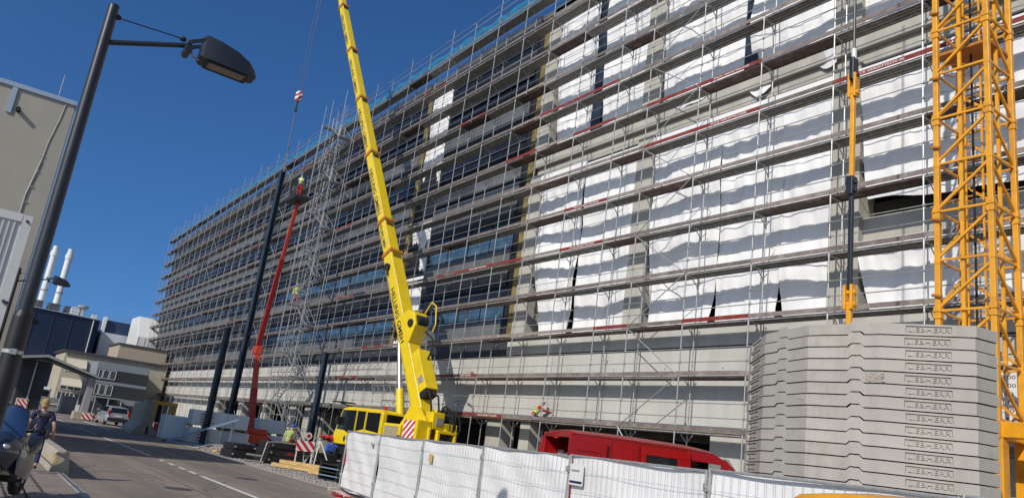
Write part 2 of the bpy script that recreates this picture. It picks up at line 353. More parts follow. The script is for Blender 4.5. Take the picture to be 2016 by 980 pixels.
for a, b in ((-56, -48.5), (-46, -33.4), (-31.7, -31.1), (-30.2, -29.4), (-28.6, -27.8), (-27.2, -26.3), (-25.6, -13), (-11, -5), (-2, 4), (-70, -61), (-84, -75)): mark(a, b, 6.74)
for i in range(5): rm.box(-79+i*.6, -78.2+i*.6, 6.6+i*1.0, 7.1+i*1.0, .002, .006)
mark(-72, -58, 8.9, .12)
struct(rm.build('road_marking', M['paint']))
ut = MB()
ut.box(-22.5, -16, 5.42, 5.45, .001, .004); ut.box(-27, -22.5, 5.42, 5.45, .001, .004)
ut.box(-24.4, -24.37, 3.7, 5.0, .001, .004); ut.box(-24.4, -22.6, 5.0, 5.03, .001, .004)
struct(ut.build('road_seam', mat('bitumen_seam', (.05, .047, .045), .8)))

pa = MB(); pa.box(-31.5, -27.2, 7.6, 8.9, .001, .003); pa.box(-23.5, -20.2, 8.0, 9.6, .001, .003); pa.box(-41, -38.5, 4.2, 5.6, .001, .003); pa.box(-19.0, -16.5, 3.4, 4.3, .001, .003)
struct(pa.build('road_patch', mat('patched_asphalt', (.165, .142, .122), .9, var=.14, scale=4, bump=.3, bscale=120)))
mh = MB(); mh.cyl((-26.2, 8.3, .0), (-26.2, 8.3, .008), .36, 24); mh.cyl((-20.8, 5.0, .0), (-20.8, 5.0, .008), .34, 24)
struct(mh.build('manhole_cover', mat('cast_iron', (.06, .057, .055), .6, var=.3, scale=30)))
# gravel stones along the verge
gs = MB()
for i in range(1500):
    x = random.uniform(-47, -25); y0 = 10.95 if x < -36 else 10.9
    y = y0 + abs(random.gauss(0, .9)); z = -.03 + (max(0, .28-.06*abs(x+43.5)-.16*abs(y-12)) if x < -38 else 0)
    r = random.uniform(.02, .065); gs.ell((x, y, z), r*random.uniform(.7, 1.3), r, r*.7, 5, 3)
o = gs.build('gravel', M['stone']); o['kind'] = 'stuff'; tag(o, 'loose pale gravel stones scattered along the road verge', 'gravel')

# ------------------------------------------------------------------ building under construction
BX0, BX1 = -130.5, 9.0
bld = thing('office_building', 'long unfinished office block behind scaffolding, dark ribbon windows and white sheeting', 'building', (-60, 24, 0), world=True)
c = MB()
c.box(BX0, BX1, 22.57, 23.2, 3.55, 6.62); c.box(-19.55, BX1, 22.58, 23.2, -.2, 3.55)
c.box(-131, -88, 22.58, 23.2, -.2, 3.55)
for i in range(24):                                              # panel joints and tie holes
    xx = 6 - i*5.9
    c.box(xx, xx+.014, 22.566, 22.575, 3.6, 6.6, 1)
    if xx > -19: c.box(xx+.003, xx+.012, 22.566, 22.576, .1, 3.5, 1)
    for q in range(1, 4): c.cyl((xx+q*1.45, 22.567, 5.0+.9*(q % 2)), (xx+q*1.45, 22.58, 5.0+.9*(q % 2)), .028, 8, mi=1)
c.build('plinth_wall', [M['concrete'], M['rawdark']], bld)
MB().box(BX0, BX1, 22.66, 23.2, 6.62, 6.76).build('gap_strip', M['black'], bld)
MB().box(-33.4, BX1, 22.6, 23.2, 6.76, 7.62).build('sill_wall', M['concrete'], bld)
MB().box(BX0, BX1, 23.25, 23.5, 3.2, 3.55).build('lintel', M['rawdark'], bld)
MB().box(BX0, BX1, 22.5, 22.56, 3.5, 3.56).build('formwork_edge', M['yellowins'], bld)
# ground floor: open bays with pillars, floor and walls inside coloured dark for the shade
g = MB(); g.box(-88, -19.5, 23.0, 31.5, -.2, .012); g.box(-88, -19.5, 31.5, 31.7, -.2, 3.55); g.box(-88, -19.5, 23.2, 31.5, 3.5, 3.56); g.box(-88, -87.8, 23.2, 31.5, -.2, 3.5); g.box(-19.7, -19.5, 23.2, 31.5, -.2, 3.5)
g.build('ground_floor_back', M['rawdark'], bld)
for x0, x1 in ((-87.5, -86), (-79, -77.7), (-71.6, -70.3), (-64.4, -62.9), (-60.9, -59.6), (-34.6, -33.2), (-31.6, -30.8)):
    MB().box(x0, x1, 22.75, 23.6, -.2, 3.5).build('ground_floor_pillar', M['pier'], bld, bevel=.02)
for x0, x1 in ((-86, -79), (-70.3, -64.4), (-77.7, -71.6)):
    MB().box(x0, x1, 22.8, 23.1, -.2, 1.15).build('parapet_wall', M['concrete'], bld)
MB().box(-59.4, -59.1, 23.6, 27.5, -.2, 3.5).build('partition_wall', M['pier'], bld)
# rear mass, roof
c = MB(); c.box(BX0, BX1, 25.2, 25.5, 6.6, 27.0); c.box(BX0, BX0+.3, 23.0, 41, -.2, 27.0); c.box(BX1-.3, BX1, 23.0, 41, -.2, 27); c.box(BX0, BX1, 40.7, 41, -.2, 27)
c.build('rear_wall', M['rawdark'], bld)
MB().box(BX0, BX1, 22.95, 41, 27.0, 27.3).build('roof', M['galvd'], bld)
# ---- right part: piers, floor beams, recess behind the sheets
PIERS = [(-33.4, -32.3), (-25.0, -23.95), (-15.1, -14.0), (-5.4, -4.3), (4.6, 5.7)]
for a, b in PIERS:
    MB().box(a, b, 22.72, 23.7, 7.6, 16.62).build('pier', M['pier'], bld, bevel=.015)
    MB().box(a, b, 22.72, 23.7, 17.9, 26.4).build('pier', M['pier'], bld, bevel=.015)
c = MB(); c.box(-33.4, BX1, 22.9, 24.2, 17.2, 17.9); c.box(-33.4, BX1, 23.12, 24.2, 16.62, 17.2); c.build('floor_beam', M['pier'], bld, bevel=.02)
c = MB(); c.box(-33.4, BX1, 22.95, 24.2, 26.4, 27.35); c.build('roof_beam', M['pier'], bld)
for a, b in ((-14.0, -5.4), (-4.3, 4.6)):
    MB().box(a, b, 23.0, 24.4, 10.05, 10.9).build('floor_beam', M['pier'], bld, bevel=.02)
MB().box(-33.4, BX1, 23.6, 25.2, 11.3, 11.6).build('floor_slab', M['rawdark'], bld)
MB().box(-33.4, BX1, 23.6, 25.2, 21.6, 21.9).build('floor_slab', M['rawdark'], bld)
for a, b, z0, z1 in ((-28.95, -28.2, 18.0, 26.4), (-19.25, -18.6, 17.9, 26.4), (-9.8, -9.1, 17.9, 26.4)):
    MB().box(a, b, 22.88, 23.2, z0, z1).build('mullion_post', M['steelblue'], bld)
# ---- yellow insulation edges
for a, b in ((-33.95, -33.42), (-47.95, -47.5)):
    MB().box(a, b, 22.78, 23.2, 7.6, 26.9).build('insulation_strip', M['yellowins'], bld, bevel=.02)
    MB().box(b, b+.35 if a < -40 else b+.02, 22.95, 23.3, 7.6, 26.9).build('membrane_strip', M['black'], bld)
MB().box(-34.6, -33.95, 22.9, 23.2, 7.6, 26.9).build('membrane_strip', M['black'], bld)
# ---- left part: finished ribbon facade
WIN = [(8.72, 11.35), (12.75, 15.35), (18.3, 20.7), (21.75, 24.1), (25.0, 26.35)]
PAN = [(7.6, 8.72), (11.35, 12.75), (15.35, 16.75), (16.85, 18.3), (20.7, 21.75), (24.1, 25.0), (26.35, 27.3)]
SEG = []
for lo, hi in ((-44.2, -34.6), (BX0, -48.0)):
    n = max(1, round((hi-lo)/6.0))
    for i in range(n): SEG.append((hi-(hi-lo)*(i+1)/n, hi-(hi-lo)*i/n))
for a, b in SEG:
    for j, (z0, z1) in enumerate(WIN):
        wn = MB().box(a+.02, b-.02, 22.93, 22.98, z0, z1).build('window', M['glaze'], bld)
        f = MB(); k = max(2, round((b-a)/2.9))
        for q in range(k+1):
            xx = a+.03+(b-a-.06)*q/k; f.box(xx-.03, xx+.03, 22.87, 22.93, z0, z1)
        f.box(a+.02, b-.02, 22.86, 22.92, z0+.95, z0+1.02); f.box(a+.02, b-.02, 22.80, 22.92, z1-.75, z1-.02)
        f.build('window_frame', M['blackpaint'], wn)
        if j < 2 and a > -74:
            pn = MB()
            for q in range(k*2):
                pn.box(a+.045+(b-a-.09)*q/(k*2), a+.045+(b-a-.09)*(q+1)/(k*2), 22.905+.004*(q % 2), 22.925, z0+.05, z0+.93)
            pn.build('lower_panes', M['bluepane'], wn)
    for j, (z0, z1) in enumerate(PAN):
        c = MB(); k = max(1, round((b-a)/3.0))
        for q in range(k): c.box(a+(b-a)*q/k+.012, a+(b-a)*(q+1)/k-.012, 22.76, 22.92, z0+.02, z1-.02)
        c.build('cladding_panel', M['clad'] if random.random() < .9 else M['cladd'], bld)
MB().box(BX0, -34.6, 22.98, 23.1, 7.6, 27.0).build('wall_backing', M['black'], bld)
MB().box(BX0, -33.4, 22.74, 23.0, 6.76, 7.6).build('shade_base_panel', M['cladd'], bld)  # shadow band above the plinth, put in as a dark panel
# unfinished strip between the finished parts
c = MB(); c.box(-47.2, -44.2, 23.0, 23.3, 7.6, 8.7); c.box(-47.2, -44.2, 23.0, 23.4, 16.6, 18.2); c.box(-47.2, -44.2, 23.1, 23.4, 11.6, 12.6); c.build('floor_beam', M['pier'], bld)
MB().box(-44.4, -44.2, 22.85, 23.4, 7.6, 26.9).build('membrane_strip', M['black'], bld)

# ---- white plastic sheets hung over the openings
def hang(x0, x1, z0, z1, label, seed, slant=0.0, y=22.8, group='white plastic sheets hung over the facade openings', sag=.25, cut=0.0, cp=2):
    rn = random.Random(seed); ph = [rn.uniform(0, 6.28) for _ in range(12)]; amp = rn.uniform(.8, 1.7)
    nx = max(12, int((x1-x0)/.09)); nz = max(12, int((z1-z0)/.11))
    def fn(u, v):
        xx = x0+(x1-x0)*u; zz = z1+(z0-z1)*v
        xx += slant*(v**1.5)*(1-u) - cut*(v**cp)*u
        zz += sag*(v**3)*(math.sin(u*7+ph[0])*.5+math.sin(u*17+ph[1])*.25)
        q = Vector((xx*.33+seed*7, zz*.42, seed*3.1))
        bil = .2*noise.noise(q)*amp + .06*noise.noise(Vector((xx*.9, zz*.6, seed*5.3)))
        fold = .06*noise.noise(Vector((xx*1.9+.25*zz, zz*.22, seed))) + .035*noise.noise(Vector((xx*4.2-.5*zz, zz*.5, seed+9))) + .016*noise.noise(Vector((xx*9+zz, zz*1.1, seed+4)))
        wr = .022*noise.noise(Vector((xx*.7+zz*1.4, zz*2.2-xx*.9, seed*2))) + .01*noise.noise(Vector((xx*2.2, zz*6.5, seed)))
        e = min(1, v*6)
        return (xx, y - .1 + .22*v + (fold*1.1+bil*min(1, 4*v*(1.15-v))+wr)*e, zz)
    o = MB().grid(fn, nx, nz).build('plastic_sheet', M['sheet'], None, smooth=True, at=((x0+x1)/2, y, z0))
    return tag(o, label, 'plastic sheet', group)
hang(-32.4, -28.6, 7.5, 16.5, 'white sheet covering the lower opening, left of the dark slit, beside the finished windows', 1, slant=1.2, cut=.5)
hang(-28.55, -24.9, 7.5, 16.3, 'white sheet covering the lower opening, right of the dark slit', 2, slant=-.0, cut=-.1)
hang(-23.95, -19.95, 7.45, 16.4, 'widest white sheet on the lower opening, right of the middle concrete pier', 3, slant=.25, cut=.42, cp=7)
hang(-20.0, -17.0, 7.45, 16.4, 'white sheet on the lower opening between two short dark slits', 23, cut=.36, cp=7)
hang(-17.08, -15.05, 7.45, 16.4, 'narrow white sheet on the lower opening, just left of the tall pendant bar', 33, slant=.05)
hang(-14.05, -5.3, 11.3, 16.3, 'white sheet over the opening between pendant bar and yellow mast, above the open concrete ledge', 4, slant=.3)
hang(-14.05, -5.3, 7.4, 10.0, 'low white sheet between pendant bar and yellow mast, below the open concrete ledge', 5, slant=.5)
hang(-4.35, 4.6, 7.5, 16.3, 'white sheet on the lower opening to the right of the yellow mast', 6)
hang(-32.45, -28.9, 18.0, 26.3, 'white sheet on the upper opening, left of the dark post near the blue net', 7, slant=.9)
hang(-28.25, -24.9, 18.0, 26.3, 'white sheet on the upper opening, between the dark post and the left concrete pier', 8, slant=.2)
hang(-23.95, -19.25, 17.6, 26.3, 'white sheet on the upper opening, left of the dark post with loose hem', 9, slant=.15)
hang(-18.65, -15.05, 17.2, 26.3, 'white sheet on the upper opening, right of the dark post, with gathered hem', 10, slant=-.3, sag=.6)
hang(-14.0, -9.8, 18.1, 26.3, 'white sheet on the upper opening at the top, just left of the yellow mast', 11)
hang(-9.1, -5.4, 18.1, 26.3, 'white sheet on the upper opening behind the top of the yellow mast', 12)
hang(-4.3, 4.5, 18.1, 26.3, 'white sheet on the upper opening right of the yellow mast', 13)
hang(-47.1, -44.4, 21.9, 26.5, 'narrow white sheet high between the finished windows, topmost of the strip', 14, y=22.9)
hang(-47.1, -44.4, 17.9, 21.7, 'narrow white sheet between the finished windows, second from the top of the strip', 15, slant=-.2, y=22.9)
hang(-47.1, -44.5, 12.6, 16.3, 'narrow white sheet between the finished windows, halfway down the strip', 16, y=22.9)
hang(-47.2, -44.4, 7.4, 12.3, 'narrow white sheet low between the finished windows, beside the crane boom', 17, slant=-.3, cut=.6, y=22.9)

# ------------------------------------------------------------------ scaffold
SX = [6.9, 3.9, 0.8, -2.2, -5.2, -8.23, -11.26, -14.30, -17.33, -20.38, -23.38, -25.47, -28.50, -31.56, -34.35, -37.38, -40.33]
while SX[-1] > -129: SX.append(SX[-1]-3.02)
NB = len(SX)-1
YO, YI = 21.6, 22.28
LV = [3.48 + 1.975*k for k in range(13)]
scf = thing('facade_scaffold', 'steel tube scaffold with weathered toe boards in front of the long building', 'scaffold', (-60, 21.9, 0), world=True)
for i, x in enumerate(SX):
    ra = .026 if x > -45 else .021
    o = MB(); o.cyl((x, YO, 0), (x, YO, 29.35 if i % 2 else 28.7), ra, 8)
    for z in LV: o.cyl((x, YO, z+.5), (x, YO, z+.54), .045, 8); o.cyl((x, YO, z+1.0), (x, YO, z+1.04), .045, 8); o.box(x+.02, x+.06, YO-.05, YO+.03, z+.98, z+1.06); o.box(x+.02, x+.06, YO-.05, YO+.03, z+.48, z+.56); o.cyl((x, YO, z-.22), (x, YO, z-.08), .032, 8)
    o.box(x-.08, x+.08, YO-.08, YO+.08, -.03, .01); o.build('standard', M['galv'], scf, smooth=True)
    o = MB(); o.cyl((x, YI, 0), (x, YI, 28.55), ra, 8)
    for z in LV:
        o.beam((x, YO, z-.06), (x, YI, z-.06), .05, .06); o.cyl((x, YO+.3, z-.08), (x, YI, z-.42), .02, 6); o.cyl((x, YI, z-.46), (x, YI, z-.4), .042, 8)
        o.cyl((x, YI-.02, z-.4), (x, YI+.28, z-.08), .018, 6)
    o.cyl((x, YO, 28.4), (x, YI, 28.4), .022, 6)
    o.cyl((x, YI, LV[0]+.8+2*(i % 5)), (x, 22.7, LV[0]+.8+2*(i % 5)), .022, 6)
    o.build('standard', M['galv'], scf, smooth=True)
cells = []
for i in range(NB):
    for k in range(13):
        q = px(((SX[i]+SX[i+1])/2, YO, LV[k]))
        vis = -.06 < q[0] < 1.06 and -.06 < q[1] < 1.0
        cells.append((q[2] if vis else 1e5+q[2], i, k))
cells.sort()
REDT = {}      # (bay right x, level): lettered?
for xr, k, t in ((-31.56, 0, 1), (-34.35, 0, 0), (-37.38, 1, 0), (-34.35, 1, 1), (-23.38, 2, 0), (-17.33, 2, 0), (-37.38, 4, 1), (-34.35, 4, 1), (-31.56, 4, 0), (-25.47, 4, 1), (-25.47, 5, 1), (-20.38, 6, 0), (-11.26, 6, 1), (-8.23, 6, 1), (-17.33, 7, 1), (-17.33, 6, 1), (-25.47, 7, 0), (-25.47, 8, 0), (-28.5, 8, 0), (-37.38, 9, 1), (-31.56, 7, 0), (-20.38, 7, 0)):
    REDT[(min(range(len(SX)), key=lambda q: abs(SX[q]-xr)), k)] = t
rest_d = {'galvd': MB(), 'deckw': MB()}; rest_t = {'board': MB(), 'boardr': MB()}; rest_g = MB()
nd = 0; ng = 0
for dist, i, k in cells:
    a, b = SX[i+1], SX[i]; z = LV[k]; rn = random.Random(i*31+k)
    wd = rn.random() < (.3 if a > -35 else .12); near = nd < 100; nd += 1
    D = MB() if near else rest_d['deckw' if wd else 'galvd']
    if wd: D.box(a+.03, b-.03, YO+.03, YI-.03, z-.045, z); D.box(a+.03, b-.03, YO+.03, YO+.07, z-.07, z-.045); D.box(a+.03, b-.03, YI-.07, YI-.03, z-.07, z-.045)
    else:
        D.box(a+.03, b-.03, YO+.03, YO+.335, z-.03, z); D.box(a+.03, b-.03, YO+.345, YI-.06, z-.03, z)
        for yy in (YO+.03, YO+.175, YO+.31, YO+.345, YO+.49, YI-.055): D.box(a+.03, b-.03, yy, yy+.025, z-.075, z-.03)
        for q in range(1, 5): D.box(a+(b-a)*q/5, a+(b-a)*q/5+.03, YO+.06, YI-.06, z-.06, z-.035)
    if near: D.build('deck', M['deckw'] if wd else M['galvd'], scf)
    rt = REDT.get((i, k)); red = rt is not None or (a < -42 and rn.random() < .07)
    T = MB() if near else rest_t['boardr' if red else 'board']
    dz = rn.uniform(-.008, .008); T.box(a+.01, b-.01, YO-.045, YO-.028, z+.01+dz, z+.165+dz)
    if not near and red: rest_t['board'].box(a+.9, a+2.1, YO-.049, YO-.046, z+.03, z+.14, 0)
    if near:
        tb = T.build('toe_board', M['boardr'] if red else M['board'], scf)
        if rt:
            L = MB(); text(L, 'MACK GERÜSTTECHNIK', .105, lambda u, v, h, cx=(a+b)/2+.1, cz=z+.085+dz: (cx+u, YO-.048-h, cz+v), bold=.012, fit=1.75)
            L.build('lettering', M['white'], tb)
    for gz in (.5, 1.0):
        near_g = ng < 100; ng += 1
        Gd = MB() if near_g else rest_g
        Gd.cyl((a, YO-.04, z+gz), (b, YO-.04, z+gz), .018 if near_g else .014, 6)
        if near_g: Gd.build('guard_rail', M['galv'], scf, smooth=True)
o = rest_d['galvd'].build('deck', M['galvd'], scf); o['kind'] = 'stuff'
o = rest_d['deckw'].build('deck', M['deckw'], scf); o['kind'] = 'stuff'
o = rest_t['board'].build('toe_board', M['board'], scf); o['kind'] = 'stuff'
o = rest_t['boardr'].build('toe_board', M['boardr'], scf); o['kind'] = 'stuff'
o = rest_g.build('guard_rail', M['galv'], scf, smooth=True); o['kind'] = 'stuff'
for i0 in (9, 22, 27, 35, 41):
    for k in range(-1, 12):
        z0 = LV[k] if k >= 0 else .3; z1 = LV[k+1]
        p, q = (SX[i0], SX[i0+1]) if k % 2 else (SX[i0+1], SX[i0])
        MB().cyl((p, YO-.06, z0), (q, YO-.06, z1), .021, 6).build('diagonal_brace', M['galv'], scf, smooth=True)
for i in range(11, NB-1, 4):
    j = min(i+4, NB); a, b = SX[j], SX[i]
    MB().grid(lambda u, v: (a+(b-a)*u, YI-.05+.05*math.sin(u*40)+.03*math.sin(v*9+u*13), 27.35+v*(1.25+.1*math.sin(u*37))), 40, 5).build('safety_net', M['net'], scf, smooth=True)
for i in range(NB):
    for z in (28.2, 28.65): MB().cyl((SX[i], YO-.04, z), (SX[i+1], YO-.04, z), .019, 6).build('top_rail', M['galv'], scf)

# stair tower standing in front of the scaffold
stt = thing('stair_tower', 'aluminium scaffold stair tower with zigzag flights, behind the red boom lift', 'stair tower', (-60.7, 20.8, 0), world=True)
for x in (-63.1, -61.5, -58.5):
    for y in (20.25, 21.4): MB().cyl((x, y, 0), (x, y, 29.3), .026, 8).build('standard', M['galv'], stt, smooth=True)
for k in range(14):
    z = 1.5+1.975*k
    L = MB(); xa, xb = (-63.1, -62.5) if k % 2 else (-59.1, -58.5)
    L.box(xa, xb, 20.3, 21.35, z-.05, z); L.build('landing', M['alu'], stt)
    if k < 13:
        x0, x1 = (-62.5, -59.1) if k % 2 else (-59.1, -62.5)
        yy = 20.4 if k % 2 else 20.9
        F = MB()
        for y in (yy, yy+.5): F.beam((x0, y, z), (x1, y, z+1.975), .03, .13)
        for q in range(1, 9): t = q/9; F.box(x0+(x1-x0)*t-.1, x0+(x1-x0)*t+.1, yy, yy+.5, z+1.975*t-.015, z+1.975*t+.015)
        for off in (.55, 1.0): F.cyl((x0, yy, z+off), (x1, yy, z+1.975+off), .018, 6)
        for q in range(4): t = q/3; F.cyl((x0+(x1-x0)*t, yy, z+1.975*t), (x0+(x1-x0)*t, yy, z+1.975*t+1.0), .016, 6)
        F.build('stair_flight', M['alu'], stt)
    rr = MB()
    for y in (20.25, 21.4):
        for off in (0, 1.0): rr.cyl((-63.1, y, z+off), (-58.5, y, z+off), .018, 6)
    for x in (-63.1, -61.5, -58.5): rr.cyl((x, 20.25, z), (x, 21.4, z), .02, 6)
    rr.build('guard_rail', M['galv'], stt)

# lattice girders laid along the second deck
def lattice(x0, x1, y, z, h, label):
    t = thing('lattice_girder', label, 'lattice girder', ((x0+x1)/2, y, z), group='lattice girders on the scaffold', world=True)
    for zz in (z, z+h): MB().cyl((x0, y, zz), (x1, y, zz), .028, 6).build('chord', M['alu'], t)
    n = int((x1-x0)/.4); L = MB()
    for i in range(n): L.cyl((x0+(x1-x0)*i/n, y, z if i % 2 else z+h), (x0+(x1-x0)*(i+1)/n, y, z+h if i % 2 else z), .017, 6)
    L.build('web_bars', M['alu'], t)
lattice(-66.5, -52.5, 21.42, 5.95, .5, 'long aluminium lattice girder resting along the scaffold, left of the lone dark column')
lattice(-52.0, -45.2, 21.42, 6.0, .45, 'shorter lattice girder along the scaffold, right of the lone dark column')
lattice(-46.5, -40.6, 21.45, 4.55, .42, 'lattice girder hung just below the second deck, behind the yellow cab')

# ------------------------------------------------------------------ mobile crane
ca = R(180+9); cu = Vector((math.cos(ca), math.sin(ca), 0)); cl = Vector((-cu.y, cu.x, 0))
CO = Vector((-37.2, 16.5, 0)) - 2.7*cu - 1.25*cl
crn = thing('mobile_crane', 'yellow mobile crane with long raised telescopic boom lettered along its side', 'mobile crane', CO, ca)
def plate(pts, y0, y1, mt, name, par, bev=.02):
    return MB().prism(pts, lambda x, z, t: (x, t, z), y0, y1).build(name, mt, par, bevel=bev)
MB().box(-4.2, 4.6, -1.0, 1.0, .75, 1.25).box(3.9, 4.75, -1.22, 1.22, .55, 1.05).build('chassis', M['blackpaint'], crn, bevel=.03)
MB().box(-4.2, .2, -1.22, 1.22, 1.25, 1.5).build('deck', M['yellow'], crn, bevel=.03)
for wx in (2.7, -.6, -2.3):
    for sy in (1, -1):
        wl = MB().cyl((wx, sy*.82, .55), (wx, sy*1.25, .55), .55, 24).build('wheel', M['tyre'], crn, bevel=.05)
        MB().cyl((wx, sy*1.2, .55), (wx, sy*1.262, .55), .31, 18).cyl((wx, sy*1.25, .55), (wx, sy*1.29, .55), .12, 12).build('rim', M['red'], wl)
# cab
cab = plate([(4.45, 1.25), (4.5, 1.6), (3.95, 2.98), (3.7, 3.14), (.55, 3.14), (.3, 3.0), (.3, 1.25)], -1.18, 1.18, M['yellow'], 'cab', crn, .06)
def win(pts, y, d, name='window', mt='carglass'):
    o = MB().prism(pts, lambda x, z, t: (x, t, z), y, y+d).build(name, M[mt], cab); return o
for y, d in ((1.178, .012), (-1.19, .012)):
    win([(4.22, 1.98), (3.84, 2.96), (2.62, 2.99), (2.62, 1.86), (3.1, 1.84), (3.5, 1.96)], y, d)
    win([(2.48, 1.98), (2.48, 2.98), (1.78, 2.98), (1.78, 2.12)], y, d)
    win([(1.62, 2.1), (1.62, 2.96), (.5, 2.96), (.5, 2.02)], y, d)
MB().box(.285, .3, -.95, .95, 2.05, 2.95).build('rear_window', M['carglass'], cab)
MB().prism([(4.47, 1.72), (3.985, 2.92), (4.0, 2.93), (4.49, 1.74)], lambda x, z, t: (x+.012, t, z), -1.0, 1.0).build('windscreen', M['carglass'], cab)
sm = MB()
for x in (2.55, 1.7): sm.box(x-.012, x+.012, 1.179, 1.186, 1.3, 3.0)
sm.box(3.0, 3.14, 1.18, 1.2, 1.75, 1.79); sm.build('door_seam', M['blackpaint'], cab)
MB().ell((3.35, 1.185, 1.55), .1, .02, .15, 10, 6).build('round_badge', M['blackpaint'], cab)
MB().box(2.6, 3.2, 1.18, 1.35, 1.1, 1.14).box(3.9, 4.1, 1.2, 1.42, 2.2, 2.6).build('mirror', M['blackpaint'], cab, bevel=.02)
MB().cyl((3.5, .9, 3.14), (4.4, 1.3, 3.35), .03, 6).box(3.4, 4.6, .8, 1.5, 3.3, 3.36).build('roof_guard', M['blackpaint'], cab)
MB().cyl((.9, .7, 3.14), (.9, .7, 3.34), .07, 10).build('beacon', M['tail'], cab)
MB().box(4.4, 4.5, -1.0, -.6, 1.3, 1.5).box(4.4, 4.5, .6, 1.0, 1.3, 1.5).build('headlight', M['lens'], cab)
# superstructure
eng = MB().box(-1.25, .15, .35, 1.2, 1.5, 2.55).build('engine_cover', M['yellow'], crn, bevel=.05)
lv = MB()
for i in range(12): lv.box(-1.1, .02, 1.2, 1.215, 1.62+i*.07, 1.665+i*.07)
lv.build('louvre', M['gatem'], eng)
MB().path([(-1.15, 1.2, 1.55), (-1.15, 1.28, 1.8), (-1.3, 1.3, 2.0), (-1.5, 1.3, 1.9)], .07, 8).build('exhaust', M['blackpaint'], crn, smooth=True)
cw = MB().box(-2.5, -1.4, .35, 1.2, 1.55, 2.85).box(-2.5, -1.4, -1.2, -.35, 1.55, 2.85).build('counterweight', M['yellow'], crn, bevel=.04)
MB().box(-2.32, -1.48, 1.2, 1.21, 1.95, 2.78).build('warning_plate', M['warn'], cw)
pl = MB().box(-2.3, -1.5, 1.2, 1.212, 1.7, 1.88).build('maker_plate', M['lift'], cw)
L = MB(); text(L, 'TEREX', .15, lambda u, v, h: (-1.9-u, 1.216, 1.79+v), bold=.02); L.build('lettering', M['yellow'], pl)
fr = MB()
for sy in (.5, -.5): fr.prism([(-2.6, 1.5), (.2, 1.5), (-.1, 2.2), (-.85, 3.45), (-1.65, 3.45), (-2.6, 2.5)], lambda x, z, t: (x, t, z), sy-.06, sy+.06)
fr.build('turntable_frame', M['yellow'], crn, bevel=.02)
bk = MB(); bk.box(-2.95, -2.75, -.85, .3, 1.3, 1.55); bk.box(-2.95, -2.75, -.85, -.7, 1.55, 2.35); bk.box(-2.95, -2.75, .15, .3, 1.55, 2.35); bk.box(-2.95, -2.75, -.85, .3, 2.35, 2.5); bk.box(-2.95, -2.75, -1.5, -.85, 1.45, 1.75)
bk.build('rear_frame', M['yellow'], crn, bevel=.03)
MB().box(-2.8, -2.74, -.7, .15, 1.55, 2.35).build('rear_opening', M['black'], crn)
MB().box(-2.5, -1.9, -.35, .35, 2.5, 3.3).build('winch_housing', M['yellow'], crn, bevel=.04)
MB().box(-2.53, -2.495, -.25, .15, 2.7, 3.05).build('control_plate', M['gatem'], crn)
hs = MB()
for i in range(6):
    y = -.4-.13*i+.05*(i % 2); z0 = 1.7+.22*i*(1 if i % 2 else .6)
    pts = [Vector((-2.2, -.3, 3.4-.05*i)), Vector((-2.6, y*.8, 3.6-.05*i)), Vector((-2.85, y, 3.1)), Vector((-2.9, y*1.05, 2.6)), Vector((-2.8, y, z0))]
    P2 = []
    for q in range(13):
        t = q/12*4; k = min(3, int(t)); f = t-k; P2.append(pts[k].lerp(pts[k+1], f) + Vector((-.06*math.sin(i*2.1), .05*math.sin(i*1.7+t), .12*math.sin(f*PI))))
    hs.path(P2, .032, 6)
hs.build('hydraulic_hose', M['tyre'], crn, smooth=True)
# boom
tipw = Vector((-53.3, 15.35, 0)) - CO; tx = tipw.dot(cu); ty = tipw.dot(cl)
B0 = Vector((-1.25, 0, 3.0)); B1 = Vector((tx, ty, 36.6)); BL = (B1-B0).length; bd = (B1-B0)/BL
bn = Vector((-bd.z, 0, bd.x)).normalized(); bs = bn.cross(bd).normalized()
if bs.y < 0: bs = -bs
def bp(s, a, b): return B0 + bd*s + bs*a + bn*b
def bsec(s0, s1, wd, ht, name, par, mt='yellow', bev=.03):
    rings = []
    prof = [(-.5, .5), (.5, .5), (.5, -.22), (.34, -.46), (.0, -.56), (-.34, -.46), (-.5, -.22)]
    for s in (s0, s1): rings.append([bp(s, p[0]*wd, p[1]*ht) for p in prof])
    return MB().loft(rings).build(name, M[mt], par, bevel=bev)
fr_ = [-.012, .255, .315, .455, .585, .715, .845, 1.0]; wds = [.72, .64, .585, .54, .495, .455, .41]; hts = [.92, .80, .73, .68, .63, .58, .52]
secs = []
for i in range(7):
    secs.append(bsec(fr_[i]*BL, fr_[i+1]*BL, wds[i], hts[i], 'boom_section', crn))
    if i < 6:
        s = fr_[i+1]*BL; cobj = bsec(s-.16, s+.04, wds[i]+.12, hts[i]+.12, 'collar', secs[i], 'orangeD' if i < 3 else 'orangeD', .01)
def btext(s_mid, ln, size, i):
    L = MB(); text(L, 'HELLING GMBH', size, lambda u, v, h: bp(s_mid-u, wds[i]/2+.008, v-.02), bold=.014, fit=ln)
    L.build('lettering', M['blackpaint'], secs[i])
btext(.150*BL, 3.4, .42, 0); btext(.2875*BL, 1.7, .3, 1); btext(.375*BL, 3.6, .38, 2); btext(.515*BL, 3.5, .36, 3); btext(.645*BL, 3.4, .34, 4); btext(.775*BL, 3.3, .31, 5); btext(.905*BL, 3.1, .28, 6)
